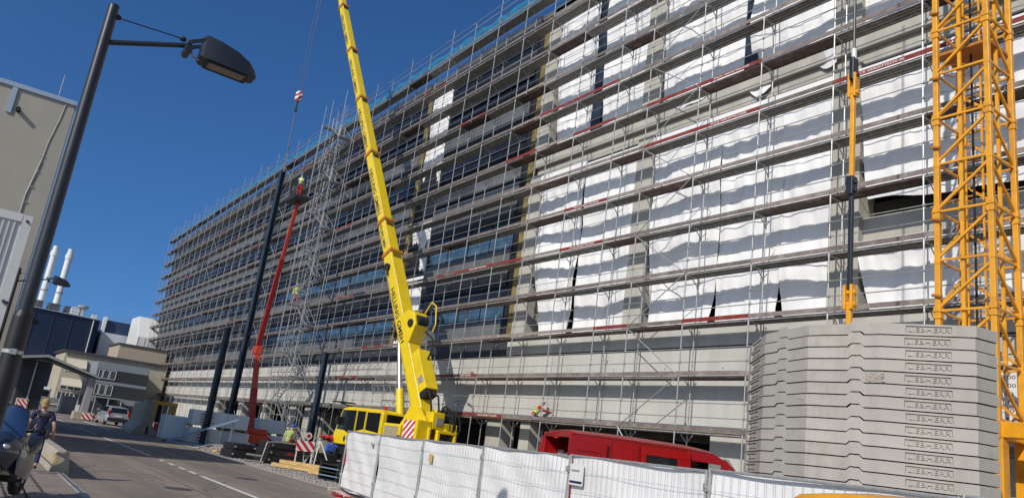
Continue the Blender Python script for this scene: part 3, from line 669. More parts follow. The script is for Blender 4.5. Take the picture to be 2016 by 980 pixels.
for i in range(7):
    MB().cyl(bp(fr_[i]*BL+.1, wds[i]/2+.012, hts[i]*.47), bp(fr_[i+1]*BL-.2, wds[i]/2+.012, hts[i]*.47), .008, 6).build('edge_line', M['galv'], secs[i])
    d_ = MB()
    for q in range(5):
        ss = (fr_[i]+(fr_[i+1]-fr_[i])*(q+.5)/5)*BL; d_.cyl(bp(ss, wds[i]/2-.01, -.2*hts[i]), bp(ss, wds[i]/2+.012, -.2*hts[i]), .028, 8)
        if i < 6: d_.beam(bp(fr_[i+1]*BL-.22, wds[i]*(.3-.15*q), hts[i]*.5+.01), bp(fr_[i+1]*BL-.5, wds[i]*(.3-.15*q), hts[i]*.5+.01), .05, .03)
    d_.build('bolts_and_pads', M['blackpaint'], secs[i])
# fittings on the boom root
bx_ = MB(); 
for s0, s1, a0, a1, b0, b1 in ((1.0, 3.2, -.4, .38, .5, 1.05),):
    bx_.loft([[bp(s, a, b) for a, b in ((a0, b0), (a1, b0), (a1, b1), (a0, b1))] for s in (s0, s1)])
bx_.build('boom_root_box', M['yellow'], crn, bevel=.04)
u_ = MB().loft([[bp(s, a, b) for a, b in ((-.34, .45), (.34, .45), (.34, .95), (-.34, .95))] for s in (.72, .98)]).build('gap_shade_block', M['black'], crn)  # black block standing in for the shaded gap below the root box
MB().path([bp(.9, .2, .95), bp(.5, .3, 1.15), bp(.0, .25, 1.0), bp(-.4, .2, .8)], .045, 6).path([bp(.9, -.1, .95), bp(.45, -.1, 1.25), bp(-.1, -.15, 1.05), bp(-.5, -.1, .8)], .045, 6).build('hose', M['tyre'], u_, smooth=True)
MB().loft([[bp(s, a, b) for a, b in ((.385, .6), (.395, .6), (.395, .95), (.385, .95))] for s in (1.4, 1.75)]).build('maker_label', M['gatem'], crn)
wh = MB().loft([[bp(s, a, b) for a, b in ((-.42, .4), (.42, .4), (.42, b1), (-.42, b1))] for s, b1 in ((3.9, .5), (4.5, 1.25), (5.2, 1.35), (5.6, .9))]).build('winch_housing', M['yellow'], crn, bevel=.05)
MB().cyl(bp(4.75, -.3, 1.28), bp(4.75, .3, 1.28), .26, 16).cyl(bp(4.75, .42, .95), bp(4.75, .5, .95), .2, 14).build('rope_drum', M['tyre'], wh)
MB().path([bp(5.3, -.35, 1.3), bp(5.6, -.4, 1.9), bp(5.2, -.4, 2.15), bp(4.3, -.4, 1.8), bp(4.1, -.4, 1.5)], .035, 6).build('guard_loop', M['yellow'], wh)
MB().path([bp(4.2, -.2, 1.2), bp(3.6, -.3, 1.5), bp(3.0, -.2, 1.35), bp(2.6, -.1, 1.0)], .05, 6).build('hydraulic_hose', M['tyre'], wh, smooth=True)
MB().cyl(bp(9.0, .36, .0), bp(9.0, .52, .0), .2, 12).cyl(bp(8.9, .5, .05), bp(8.5, .46, -.1), .05, 8).build('hose_reel', M['black'], crn)
rm0 = Vector((.35, 0, 2.3)); rm1 = bp(5.0, 0, -.55)
ram = MB().cyl(rm0, rm0.lerp(rm1, .42), .2, 16).build('lift_cylinder', M['yellow'], crn, smooth=True)
MB().cyl(rm0.lerp(rm1, .4), rm1, .115, 14).build('piston_rod', M['chrome'], ram, smooth=True)
hd = MB().loft([[bp(s, a, b) for a, b in ((-.22, -.75), (.22, -.75), (.22, .4), (-.22, .4))] for s in (BL-.1, BL+.75)]).build('boom_head', M['yellow'], crn, bevel=.04)
for off in (-.12, .12): MB().cyl(bp(BL+.5, off-.03, -.55), bp(BL+.5, off+.03, -.55), .3, 18).build('sheave', M['blackpaint'], hd)
HX = bp(BL+.5, 0, -.88)
rp = MB()
for a in (-.12, .12): rp.cyl(HX+bs*a, Vector((HX.x+a*.3, HX.y+a, 25.7)), .02, 6)
rp.build('hoist_rope', M['blackpaint'], crn)
hb = MB(); hb.prism([(-.2, 25.0), (.2, 25.0), (.3, 25.35), (.22, 25.75), (-.22, 25.75), (-.3, 25.35)], lambda a, z, t: (HX.x+a, HX.y+t, z), -.16, .16)
hbo = hb.build('hook_block', M['warny'], crn, bevel=.03)
MB().cyl((HX.x, HX.y, 24.3), (HX.x, HX.y, 25.0), .06, 8).path([(HX.x, HX.y, 24.5), (HX.x+.16, HX.y, 24.38), (HX.x+.12, HX.y, 24.18), (HX.x-.06, HX.y, 24.12), (HX.x-.14, HX.y, 24.28)], .055, 8).build('hook', M['blackpaint'], hbo, smooth=True)
# sling down to the dark column
cinv = Matrix.Rotation(-ca, 4, 'Z')
top2 = cinv @ (Vector((-53.55, 15.05, 19.15)) - CO)
MB().cyl((HX.x, HX.y, 24.2), top2, .035, 6).build('lifting_sling', M['blackpaint'], hbo)

# ------------------------------------------------------------------ dark steel columns
def column(x, y, top, wd, label):
    t = thing('steel_column', label, 'column', (x, y, 0), R(12), group='dark blue steel columns standing on the site')
    h = wd/2
    MB().box(-h, h, -h, -h+.03, 0, top).box(-h, h, h-.03, h, 0, top).box(-.015, .015, -h+.03, h-.03, 0, top).build('web_and_flanges', M['steelblue'], t)
    b = MB().box(-h-.1, h+.1, -h-.1, h+.1, 0, .04)
    for sx in (-1, 1):
        for sy in (-1, 1): b.cyl((sx*(h+.04), sy*(h+.04), .04), (sx*(h+.04), sy*(h+.04), .12), .02, 6)
    b.build('base_plate', M['steelblue'], t)
    MB().box(-h-.01, h+.01, -h-.01, h+.01, top, top+.03).build('top_plate', M['steelblue'], t)
    for z in (top*.38, top*.7): MB().box(-h-.02, h+.02, -h-.02, h+.02, z, z+.22).build('splice_plate', M['post'], t)
column(-48.3, 12.35, 6.95, .30, 'short dark steel column standing alone by the road, nearest to the grey car')
column(-53.6, 15.03, 19.1, .33, 'tallest dark steel column, hanging from the crane hook beside the red boom lift')
column(-52.3, 20.3, 7.0, .33, 'dark steel column in front of the dark ground floor opening, behind the seated worker')

# ------------------------------------------------------------------ boom lift
lft = thing('boom_lift', 'red telescopic boom lift with raised arm and small basket at its top', 'boom lift', (-51.2, 15.9, 0), world=True)
bx, by = -51.2, 15.9
MB().box(bx-1.1, bx+1.1, by-.9, by+.9, .45, 1.0).box(bx-1.35, bx+1.0, by-.75, by+.75, 1.0, 1.35).build('chassis', M['lift'], lft, bevel=.06)
for dx in (-.8, .8):
    for dy in (-.95, .95):
        wl = MB().cyl((bx+dx, by+dy-.15, .42), (bx+dx, by+dy+.15, .42), .42, 18).build('wheel', M['tyre'], lft, bevel=.04)
        MB().cyl((bx+dx, by+dy-.17, .42), (bx+dx, by+dy+.17, .42), .2, 12).build('rim', M['blackpaint'], wl)
J0 = Vector((bx+.1, by-.1, 1.1)); J1 = Vector((-52.35, 15.6, 6.35)); JB = Vector((-48.9, 15.1, 15.9))
a1 = MB().beam(J0, J0.lerp(J1, .52), .34, .40, up=(0, 1, 0)).build('lower_arm', M['liftd'], lft, bevel=.03)
MB().beam(J0.lerp(J1, .5), J1, .28, .33, up=(0, 1, 0)).build('inner_arm', M['lift'], a1, bevel=.03)
MB().box(J1.x-.4, J1.x+.25, J1.y-.25, J1.y+.25, J1.z-.3, J1.z+.25).build('elbow', M['lift'], lft, bevel=.06)
U0 = J1 + Vector((-.25, 0, .1))
u1 = MB().beam(U0, U0.lerp(JB, .62), .24, .3, up=(0, 1, 0)).build('upper_arm', M['liftd'], lft, bevel=.03)
MB().beam(U0.lerp(JB, .6), JB, .18, .22, up=(0, 1, 0)).build('telescope', M['lift'], u1, bevel=.02)
MB().path([U0+Vector((-.3, 0, .2)), U0.lerp(JB, .5)+Vector((-.28, 0, .15)), JB+Vector((-.3, 0, -.2))], .05, 6).build('cable_carrier', M['tyre'], u1)
bk = MB().box(-49.7, -47.8, 14.45, 15.45, 15.88, 16.16).build('basket_floor', M['blackpaint'], lft, bevel=.04)
rl = MB()
for z in (16.6, 17.1): rl.path([(-49.5, 14.6, z), (-48.0, 14.6, z), (-48.0, 15.35, z), (-49.5, 15.35, z), (-49.5, 14.6, z)], .022, 6)
for p in ((-49.5, 14.6), (-48.0, 14.6), (-48.0, 15.35), (-49.5, 15.35), (-48.75, 15.35)): rl.cyl((*p, 16.1), (*p, 17.1), .022, 6)
for q in range(9): rl.cyl((-49.5+1.5*q/8, 14.6, 16.1), (-49.5+1.5*q/8, 14.6, 17.1), .014, 5)
for z in (16.35, 16.85): rl.path([(-49.5, 14.6, z), (-48.0, 14.6, z), (-48.0, 15.35, z)], .018, 6)
rl.build('basket_rail', M['blackpaint'], lft)
MB().box(-49.6, -49.35, 14.75, 15.1, 16.75, 17.1).build('control_box', M['gatem'], lft, bevel=.03)

# ------------------------------------------------------------------ tower crane mast
MX0, MX1, MY0, MY1 = -9.25, -8.02, 18.4, 19.63
twr = thing('tower_crane_mast', 'orange yellow lattice mast of a tower crane standing behind the ballast stack', 'crane mast', ((MX0+MX1)/2, (MY0+MY1)/2, 0), world=True)
PC = [(MX0, MY0), (MX1, MY0), (MX1, MY1), (MX0, MY1)]
TOPZ = 24.0
for x, y in PC:
    j = MB().box(x-.064, x+.064, y-.064, y+.064, 3.9, TOPZ)
    for z in [3.9+1.24*q for q in range(1, 17)]:
        if int((z-3.9)/1.24+.1) % 2 == 0: j.box(x-.085, x+.085, y-.085, y+.085, z-.15, z-.015); j.box(x-.085, x+.085, y-.085, y+.085, z+.015, z+.15); j.box(x-.12, x-.085, y-.05, y+.05, z-.1, z+.1)
        else: j.box(x-.072, x+.072, y-.072, y+.072, z-.05, z+.05)
    j.build('mast_post', M['orange'], twr, bevel=.01)
for f in range(4):
    a = PC[f]; b = PC[(f+1) % 4]
    if f in (1, 2): a, b = (b, a) if f == 2 else (a, b)
    for q in range(16):
        z0 = 3.95+1.24*q; z1 = z0+1.2
        p0, p1 = (a, b) if f in (0, 3) else (b, a)
        if f == 3: p0, p1 = b, a
        MB().beam((*p0, z0+.06), (*p1, z1-.1), .058, .058).build('mast_diagonal', M['orange'], twr)
        MB().beam((*a, z0), (*b, z0), .052, .052).build('mast_crossbar', M['orange'], twr)
ld = MB()
for x in (-8.95, -8.55): ld.box(x-.02, x+.02, 19.2, 19.24, 3.9, TOPZ)
for q in range(66): ld.cyl((-8.95, 19.22, 4.1+q*.3), (-8.55, 19.22, 4.1+q*.3), .013, 6)
ld.build('ladder', M['orange'], twr)
hp = MB()
for q in range(5): z = 5.5+q*3.7; hp.path([(-9.0+.35*math.cos(t*.7), 18.95+.35*math.sin(t*.7), z) for t in range(10)], .014, 5)
hp.build('ladder_hoop', M['orange'], twr)
for x, y in ((-8.70, 18.46), (-8.08, 19.0)): MB().box(x-.04, x+.04, y-.03, y+.03, 5.0, TOPZ).build('guide_bar', M['orange'], twr)
MB().box(MX0, MX1, MY0+.1, MY1-.1, 13.2, 13.28).build('platform', M['orangeD'], twr)
MB().cyl((-8.62, 18.9, 3.9), (-8.62, 18.9, TOPZ), .03, 6).build('power_cable', M['tyre'], twr)
for q in range(6):
    z = 4.9+q*1.9; MB().cyl((-9.35, 18.3, z), (-9.12, 18.3, z-.05), .04, 8).build('bolt_pin', M['orangeD'], twr)
# undercarriage
for p, q in (((MX0-.4, MY0), (MX1+3.2, MY0)), ((MX0-.4, MY1), (MX1+3.2, MY1)), ((MX1, MY0-.3), (MX1, MY1+.3)), ((MX0, MY0-.3), (MX0, MY1+.3)), ((MX1+3.0, MY0-.3), (MX1+3.0, MY1+.3))):
    MB().beam((*p, 3.72 if p[0] != p[0]+0 or abs(p[1]-q[1]) < .1 else 3.7), (*q, 3.72 if abs(p[1]-q[1]) < .1 else 3.7), .24, .34).build('base_beam', M['orange'], twr, bevel=.02)
for x, y in PC + [(MX1+3.0, MY0), (MX1+3.0, MY1)]:
    MB().box(x-.15, x+.15, y-.15, y+.15, 0, 3.54).build('base_leg', M['orange'], twr, bevel=.02)
    MB().box(x-.35, x+.35, y-.35, y+.35, -.03, .06).build('foot_plate', M['orangeD'], twr)
for y in (MY0, MY1): MB().beam((MX1+.3, y+.01, .3), (MX1+2.9, y+.01, 3.5), .2, .26).build('base_strut', M['orange'], twr, bevel=.02)
# load chart board behind the mast
t = thing('load_chart_sign', 'white board with rows of figures, fixed behind the orange mast', 'sign', (-8.2, 20.6, 3.4), world=True)
MB().box(-9.1, -7.3, 20.58, 20.62, 3.9, 5.6).build('board', M['wframe'], t)
MB().cyl((-9.0, 20.66, 0), (-9.0, 20.66, 5.5), .03, 8).build('support_post', M['galv'], t); MB().cyl((-7.4, 20.66, 0), (-7.4, 20.66, 5.5), .03, 8).build('support_post', M['galv'], t)
L = MB()
for i, s in enumerate(('28,00  31,00  35,00', '25,00  29,00  30,00', '3,80   3,50   2,10', '21,00  25,00  29,00', '4,50   3,20   2,80', '21,00  29,00')): text(L, s, .13, lambda u, v, h, z=5.2-.2*i: (-8.2+u, 20.575, z+v), fit=1.55)
L.box(-9.0, -7.4, 20.572, 20.576, 5.36, 5.5); L.box(-9.0, -7.4, 20.572, 20.576, 3.96, 4.06)
L.build('lettering', M['blackpaint'], t)

# ------------------------------------------------------------------ ballast slabs
FP = [(-11.85, 14.87), (-10.53, 13.71), (-9.10, 13.15), (-7.74, 13.35), (-6.42, 14.02), (-6.33, 14.56), (-7.0, 15.3), (-9.2, 15.75), (-11.4, 15.6)]
SC = Vector((-8.9, 14.5))
TH = .222
GP = .011
def slab_mesh():
    mb = MB(); ring = []; skip = {}
    def P(i, t): a = Vector(FP[i]); b = Vector(FP[(i+1) % len(FP)]); return a.lerp(b, t)
    def notch(i, t0, t1, e): 
        for t, up in ((t0, 0), (t0+e, 1), (t1-e, 1), (t1, 0)): ring.append((P(i, t), up))
    n = len(FP)
    for i in range(n):
        ring.append((P(i, 0), 0))
        if i == 0: ring.append((P(0, .15), 0)); skip[len(ring)-1] = (0, .15, .75); ring.append((P(0, .75), 0))
        if i == 1: notch(1, .30, .56, .05)
        if i == 2: notch(2, .56, .78, .05)
        if i == 3: ring.append((P(3, .24), 0)); skip[len(ring)-1] = (3, .24, .77); ring.append((P(3, .77), 0))
    m = len(ring); st = .058
    lo = [(p.x, p.y, GP+st*u) for p, u in ring]; hi = [(p.x, p.y, TH-GP+st*u) for p, u in ring]
    def inn(p): d = SC-p; d.normalize(); return p+d*.16
    li = [(*inn(p), .07) for p, u in ring]; hi2 = [(*inn(p), TH-.02) for p, u in ring]
    fs = [(i, (i+1) % m, m+(i+1) % m, m+i) for i in range(m) if i not in skip]
    fs += [((i+1) % m, i, 2*m+i, 2*m+(i+1) % m) for i in range(m)] + [(m+i, m+(i+1) % m, 3*m+(i+1) % m, 3*m+i) for i in range(m)]
    mb.add(lo+hi+li+hi2, fs + [tuple(range(3*m-1, 2*m-1, -1)), tuple(range(3*m, 4*m))])
    for i, (f, t0, t1) in skip.items():
        a = Vector((*P(f, t0), 0)); b = Vector((*P(f, t1), 0)); d = (b-a).normalized(); nrm = Vector((d.y, -d.x, 0)); ln = (b-a).length
        def q(u, z, dep): r = a+d*u - nrm*dep; return (r.x, r.y, z)
        z0, z1, u0, u1, dp = .045, TH-.045, .03, ln-.03, .028
        V = [q(0, GP, 0), q(ln, GP, 0), q(ln, TH-GP, 0), q(0, TH-GP, 0), q(u0, z0, 0), q(u1, z0, 0), q(u1, z1, 0), q(u0, z1, 0), q(u0+.012, z0+.01, dp), q(u1-.012, z0+.01, dp), q(u1-.012, z1-.01, dp), q(u0+.012, z1-.01, dp)]
        mb.add(V, [(0, 1, 5, 4), (1, 2, 6, 5), (2, 3, 7, 6), (3, 0, 4, 7), (4, 5, 9, 8), (5, 6, 10, 9), (6, 7, 11, 10), (7, 4, 8, 11), (8, 9, 10, 11)])
        text(mb, 'LIEBHERR', .112 if f == 3 else .09, lambda u, v, h: q(ln/2+u, TH/2+v, dp-.011-h), bold=.008, ext=.011, fit=ln*.84)
    return mb
base = slab_mesh()
ORD = ['top', 'second', 'third', 'fourth', 'fifth', 'sixth', 'seventh', 'eighth', 'ninth', 'tenth', 'eleventh', 'twelfth', 'thirteenth', 'fourteenth']
sl0 = None
NS = 14; ZB = 5.035-NS*TH
for i in range(NS):
    if sl0 is None:
        sl0 = MB(); sl0.v = [(x-SC.x, y-SC.y, z) for x, y, z in base.v]; sl0.f = base.f; sl0.mi = base.mi
        o = sl0.build('ballast_slab', M['slab']); sl0 = o
        bvl = o.modifiers.new('bevel', 'BEVEL'); bvl.width = .004; bvl.segments = 1; bvl.limit_method = 'ANGLE'; bvl.angle_limit = R(50)
    else: o = sl0.copy(); COL.objects.link(o)
    o.location = (SC.x+random.uniform(-.012, .012), SC.y+random.uniform(-.012, .012), 5.035-TH*(i+1)); o.rotation_euler = (0, 0, random.uniform(-.003, .003))
    extra = {4: ', with a rough broken patch', 6: ', with a small chip on its upper edge', 0: ', below the yellow lifting bar', 13: ', lowest visible above the fence'}.get(i, '')
    tag(o, 'pale concrete ballast slab, %s in the stack%s' % (ORD[i] if i else 'topmost', extra), 'ballast slab', 'concrete ballast slabs stacked beside the mast')
    if i in (4, 6):
        pt = MB(); rn = random.Random(i); a = Vector(FP[2 if i == 4 else 1]); b = Vector(FP[3 if i == 4 else 2]); d2 = (b-a).normalized(); c0 = a.lerp(b, .93 if i == 4 else .88)-SC; 
        for q in range(70 if i == 4 else 22):
            u = rn.uniform(-.16, .16)*(1 if i == 4 else .5); zz = TH*.5+rn.uniform(-.085, .085)*(1 if i == 4 else .45)+(0 if i == 4 else .04); pt.ell((c0.x+d2.x*u, c0.y+d2.y*u, zz), rn.uniform(.012, .03), .012, rn.uniform(.01, .022), 5, 3)
        pt.build('broken_patch', M['rough'], o)
t = thing('ballast_trestle', 'orange steel trestle frame carrying the concrete slab stack', 'trestle', (SC.x, SC.y, 0), world=True)
for y in (13.95, 15.1): MB().box(-11.0, -6.9, y-.12, y+.12, ZB-.36, ZB-.004).build('beam', M['orange'], t, bevel=.02)
for x in (-10.6, -7.3):
    for y in (13.95, 15.1): MB().box(x-.12, x+.12, y-.12, y+.12, -.03, ZB-.36).build('leg', M['orange'], t, bevel=.02)
# pendant bar above the slabs
PX, PY = -8.70, 13.86
t = thing('lifting_pendant', 'tall orange and grey pendant bar hanging on a rope over the concrete slabs', 'lifting gear', (PX, PY, 5.0), world=True)
MB().cyl((PX, PY, 11.15), (PX, PY, 24), .03, 8).build('rope', M['post'], t)
MB().cyl((PX, PY, 10.95), (PX, PY, 11.2), .055, 12).build('white_sleeve', M['wframe'], t, smooth=True)
MB().box(PX-.05, PX+.05, PY-.1, PY+.1, 10.45, 10.98).cyl((PX-.12, PY, 10.55), (PX+.12, PY, 10.55), .05, 10).build('shackle', M['post'], t, bevel=.015)
MB().box(PX-.09, PX-.04, PY-.09, PY+.09, 10.05, 10.6).box(PX+.04, PX+.09, PY-.09, PY+.09, 10.05, 10.6).cyl((PX-.13, PY, 10.15), (PX+.13, PY, 10.15), .06, 10).build('clevis', M['orange'], t, bevel=.01)
MB().box(PX-.045, PX+.045, PY-.045, PY+.045, 8.05, 10.3).build('upper_bar', M['orange'], t, bevel=.01)
MB().box(PX-.07, PX+.07, PY-.1, PY+.1, 7.85, 8.25).cyl((PX-.12, PY, 8.12), (PX+.12, PY, 8.12), .05, 10).cyl((PX-.12, PY, 7.94), (PX+.12, PY, 7.94), .05, 10).build('shackle', M['post'], t, bevel=.015)
MB().box(PX-.04, PX+.04, PY-.045, PY+.045, 5.85, 7.9).build('lower_bar', M['post'], t, bevel=.01)
MB().box(PX-.1, PX-.045, PY-.09, PY+.09, 5.45, 5.95).box(PX+.045, PX+.1, PY-.09, PY+.09, 5.45, 5.95).cyl((PX-.13, PY, 5.8), (PX+.13, PY, 5.8), .05, 10).cyl((PX-.13, PY, 5.56), (PX+.13, PY, 5.56), .05, 10).build('clevis', M['orange'], t, bevel=.01)
MB().box(PX-.05, PX+.05, PY-.04, PY+.04, 5.036, 5.6).build('lifting_eye', M['orange'], t, bevel=.01)

# ------------------------------------------------------------------ site fence
F0 = Vector((-24.56, 10.79, 0)); FD = Vector((math.cos(R(-8)), math.sin(R(-8)), 0)); FN = Vector((-FD.y, FD.x, 0)); FL = 3.5; FH = 1.93
fl_lab = ['farthest panel of the white tarpaulin fence, next to the crane wheel', 'second white fence panel from the far end, below the crane tail', 'white fence panel with a small yellow note', 'smooth unridged white fence panel left of the red van', 'white fence panel with a small printed notice, in front of the red van', 'white fence panel left of the yellow roof, in front of the slabs', 'white fence panel behind the yellow van', 'nearest white fence panel at the right']
for i in range(8):
    o0 = F0+FD*(FL*i)+Vector((0, 0, max(0, .022*(i-1))))
    t = thing('fence_panel', fl_lab[i], 'fence panel', o0, R(-8), group='white covered site fence panels in a row')
    rn = random.Random(90+i); lean = rn.uniform(-.015, .015)
    f = MB()
    for x in (.03, FL-.03): f.cyl((x, 0, .08), (x, lean, FH), .021, 8)
    for z in (.16, FH-.02): f.cyl((.03, lean*z/2, z), (FL-.03, lean*z/2, z), .018, 8)
    f.box(-.05, .05, -.035, .035, FH-.3, FH-.2); f.box(-.04, .04, -.04, .04, .5, .58); f.cyl((0, -.05, FH-.25), (0, .05, FH-.25), .014, 6)
    f.build('frame', M['galv'], t, smooth=True)
    wr = MB()
    for q in range(1, 24): wr.cyl((FL*q/24, -.012, .16), (FL*q/24, -.012+lean, FH-.02), .0026, 4)
    for z in (.45, .75, 1.05, 1.35, 1.65): wr.cyl((.03, -.014, z), (FL-.03, -.014, z), .003, 4)
    wr.build('wire_mesh', M['galv'], t)
    p1, p2 = rn.uniform(0, 6), rn.uniform(0, 6); amp = .25 if i == 3 else 1
    def tf(u, v):
        x = .04+(FL-.08)*u; z = .12+(FH-.13)*v
        d = (.002 if i < 3 else .0011)*amp*math.sin(x*2*PI*24/FL) + .02*math.sin(x*2.1+p1+z*1.3)+.018*math.sin(z*4.2+p2+.8*math.sin(x*1.7)) + .012*math.sin(x*5+z*7+p1)*(1 if i in (0, 3) else .4)
        return (x, .035+d+lean*v, z - .03*(1-v)*(1+math.sin(x*3+p2))*.5)
    MB().grid(tf, 130, 26).build('tarpaulin', M['tarp'], t, smooth=True)
    MB().box(-.12, .12, -.32, .32, -.16, .12).build('foot', M['jersey'], t, bevel=.02)
def on_panel(i, u, z0, z1, wd, label, mt, name='notice', extra=None):
    o0 = F0+FD*(FL*i+u)
    t = thing(name, label, 'notice', o0+Vector((0, 0, z0)), R(-8))
    MB().box(0, wd, -.03, -.022, 0, z1-z0).build('sheet', mt, t)
    if extra: extra(t)
on_panel(2, .55, 1.42, 1.62, .2, 'small yellow note tied to the third fence panel', M['hivis'] if False else M['wood'])
on_panel(0, 2.75, 1.55, 1.68, .2, 'tiny beige tag on the farthest fence panel', M['cream'])
on_panel(4, .08, 1.5, 1.84, .42, 'small white notice with a blue bar on the fence by the van', M['wframe'], extra=lambda t: (MB().box(.02, .4, -.034, -.031, .03, .07).build('blue_bar', M['navy'], t), MB().box(.05, .3, -.034, -.031, .22, .25).build('text_line', M['gatem'], t)))
# pegs, boards and cones at the far end of the fence
t = thing('barrier_board', 'red and white barrier board lying on the ground under the farthest fence panel', 'barrier board', (-23.2, 10.35, 0), R(-14))
MB().box(-1.1, 1.1, -.1, .1, .02, .06).build('board', M['warn'], t)
MB().box(.2, .9, -.35, -.15, .0, .07).build('end_plate', M['red'], t)

# ------------------------------------------------------------------ red van behind the fence
hv = Vector((.326, .946, 0)).normalized()
VANS = 1.07
van = thing('red_van', 'red panel van with open rear doors and open sliding side door behind the fence', 'van', Vector((-15.75, 12.35, 0)) + hv*.1 + Vector((-hv.y, hv.x, 0))*-.05, math.atan2(hv.y, hv.x))
van.scale = (VANS, VANS, VANS)
# local: x forward from the rear, y left; the side towards the photo is y = -0.98
SP = [(0.0, .45), (0.0, 2.2), (.12, 2.42), (.5, 2.5), (3.3, 2.5), (3.75, 2.44), (4.15, 2.22), (4.75, 1.5), (5.45, 1.22), (5.6, .95), (5.6, .45)]
vb = MB()
def vy(z): return .98 if z < 1.45 else .98-.11*((z-1.45)/1.0)**1.6
def vpan(pts, sgn, th=.05, mi=0):
    vb.prism(pts, lambda x, z, t: (x, sgn*(vy(z)-t), z), 0, th, mi)
VO = MB()
# near side: rear quarter, upper rail, pillars, front door, lower sill (left open at the sliding door)
for pts in ([(0, .45), (.02, 2.3), (.2, 2.38), (1.2, 2.40), (2.95, 2.39), (2.95, .45)], [(2.95, 2.14), (2.95, 2.39), (3.6, 2.36), (3.95, 2.2), (3.95, 2.12)], [(3.82, .45), (3.82, 2.12), (3.95, 2.12), (3.95, .45)], [(2.95, .45), (2.95, .62), (3.95, .62), (3.95, .45)],
            [(3.95, .45), (3.95, 1.42), (4.72, 1.42), (5.3, 1.2), (5.6, .95), (5.6, .45)]): vpan(pts, -1)
vpan([(0, .45), (.03, 2.38), (3.6, 2.36), (4.12, 2.15), (4.7, 1.42), (5.3, 1.2), (5.6, .95), (5.6, .45)], 1)
body = vb.build('body', M['red'], van, bevel=.012)
rf = MB(); rr = []
for x, zt, zs in ((.0, 2.36, 2.3), (.06, 2.43, 2.36), (.3, 2.47, 2.385), (1.7, 2.5, 2.40), (3.0, 2.49, 2.39), (3.6, 2.44, 2.355), (4.02, 2.27, 2.19)):
    ring = []
    for q in range(13):
        t = -1+2*q/12; y = .89*t; ring.append((x, y, zs+(zt-zs)*(1-abs(t)**4)))
    rr.append(ring)
vs = [p for r in rr for p in r]; n = 13
rf.add(vs, [(k*n+i, (k+1)*n+i, (k+1)*n+i+1, k*n+i+1) for k in range(len(rr)-1) for i in range(n-1)])
rf.build('roof', M['red'], van, smooth=True)
cabn = MB(); cabn.box(4.72, 5.55, -.9, .9, .6, 1.15); cabn.add([(4.72, -.95, 1.43), (4.72, .95, 1.43), (5.35, .9, 1.22), (5.35, -.9, 1.22), (5.6, -.85, .9), (5.6, .85, .9)], [(0, 3, 2, 1), (3, 4, 5, 2)])
cabn.build('bonnet', M['red'], van, smooth=True)
MB().add([(4.03, -.86, 2.28), (4.03, .86, 2.28), (4.74, .93, 1.44), (4.74, -.93, 1.44)], [(0, 3, 2, 1)]).build('windscreen', M['clear'], van)
for s in (-1, 1): MB().beam((3.9, s*.87, 2.2), (4.76, s*.95, 1.43), .1, .12).build('windscreen_pillar', M['red'], van)
MB().prism([(4.02, 1.46), (4.02, 2.08), (4.14, 2.1), (4.62, 1.5)], lambda x, z, t: (x, -(vy(z)-t), z), .01, .02).build('side_window', M['clear'], van)
dfr = MB()
dfr.prism([(3.95, 1.4), (3.95, 2.14), (4.0, 2.14), (4.0, 1.4)], lambda x, z, t: (x, -(vy(z)-t), z), 0, .045); dfr.build('door_frame', M['red'], van)
MB().box(4.55, 4.75, -1.2, -1.0, 1.42, 1.72).build('mirror', M['blackpaint'], van, bevel=.04)
# cargo space: floor, bulkhead, far side lining, shelving
MB().box(.05, 3.9, -.9, .9, .5, .56).build('load_floor', M['rust'], van)
MB().box(3.0, 3.06, -.85, -.1, .56, 2.2).build('bulkhead', M['black'], van)
sh = MB(); sh.box(.4, 2.6, .45, .9, 1.35, 1.4); sh.box(.4, 2.6, .45, .9, 1.75, 1.8); sh.box(.38, .42, .45, .9, .56, 2.0); sh.build('shelf', M['galvd'], van)
MB().box(.35, .5, .2, .5, .6, 1.95).build('grey_cabinet', M['gatem'], van, bevel=.02)
MB().ell((3.3, -.55, 1.75), .16, .14, .26, 10, 8).build('hanging_jacket', M['woodd'], van, smooth=True)
MB().box(3.4, 3.8, -.55, -.1, .7, 1.5).build('seat', M['seat'], van, bevel=.08)
# rear frame and doors
rfm = MB(); rfm.box(0, .08, -.98, -.84, .45, 2.3); rfm.box(0, .08, .84, .98, .45, 2.3); rfm.box(-.01, .09, -.9, .9, 2.27, 2.38); rfm.box(0, .1, -.95, .95, .4, .52); rfm.build('rear_frame', M['red'], van, bevel=.02)
def rdoor(hy, ang, s):
    T = Matrix.Translation((-.02, hy, 0)) @ Matrix.Rotation(ang, 4, 'Z')
    d = MB(); d.box(-.05, .0, 0, s*.9, .55, 2.27, T=T)
    r = d
    a, b = sorted((s*.16, s*.74))
    for z0, z1 in ((.75, 1.45), (1.86, 2.05)):
        r.box(.0, .022, a, b, z0, z0+.035, T=T); r.box(.0, .022, a, b, z1-.035, z1, T=T); r.box(-.001, .025, a, a+.035, z0, z1, T=T); r.box(-.001, .025, b-.035, b, z0, z1, T=T)
    r.box(-.005, .006, a+.05, b-.05, 1.9, 2.02, T=T)
    o = d.build('rear_door', M['red'], van, bevel=.006)
    h = MB(); h.box(.0, .03, s*.78, s*.86, 1.2, 1.5, T=T); h.build('latch', M['blackpaint'], o)
rdoor(-1.03, R(-88), 1)
rdoor(.97, R(-196), -1)
MB().box(-.02, .0, -.97, -.86, 1.0, 1.55).box(-.02, .0, .86, .97, 1.0, 1.55).build('tail_light', M['tail'], van)
MB().box(-.015, .0, -.14, .14, 2.24, 2.28).build('brake_light', M['tail'], van)
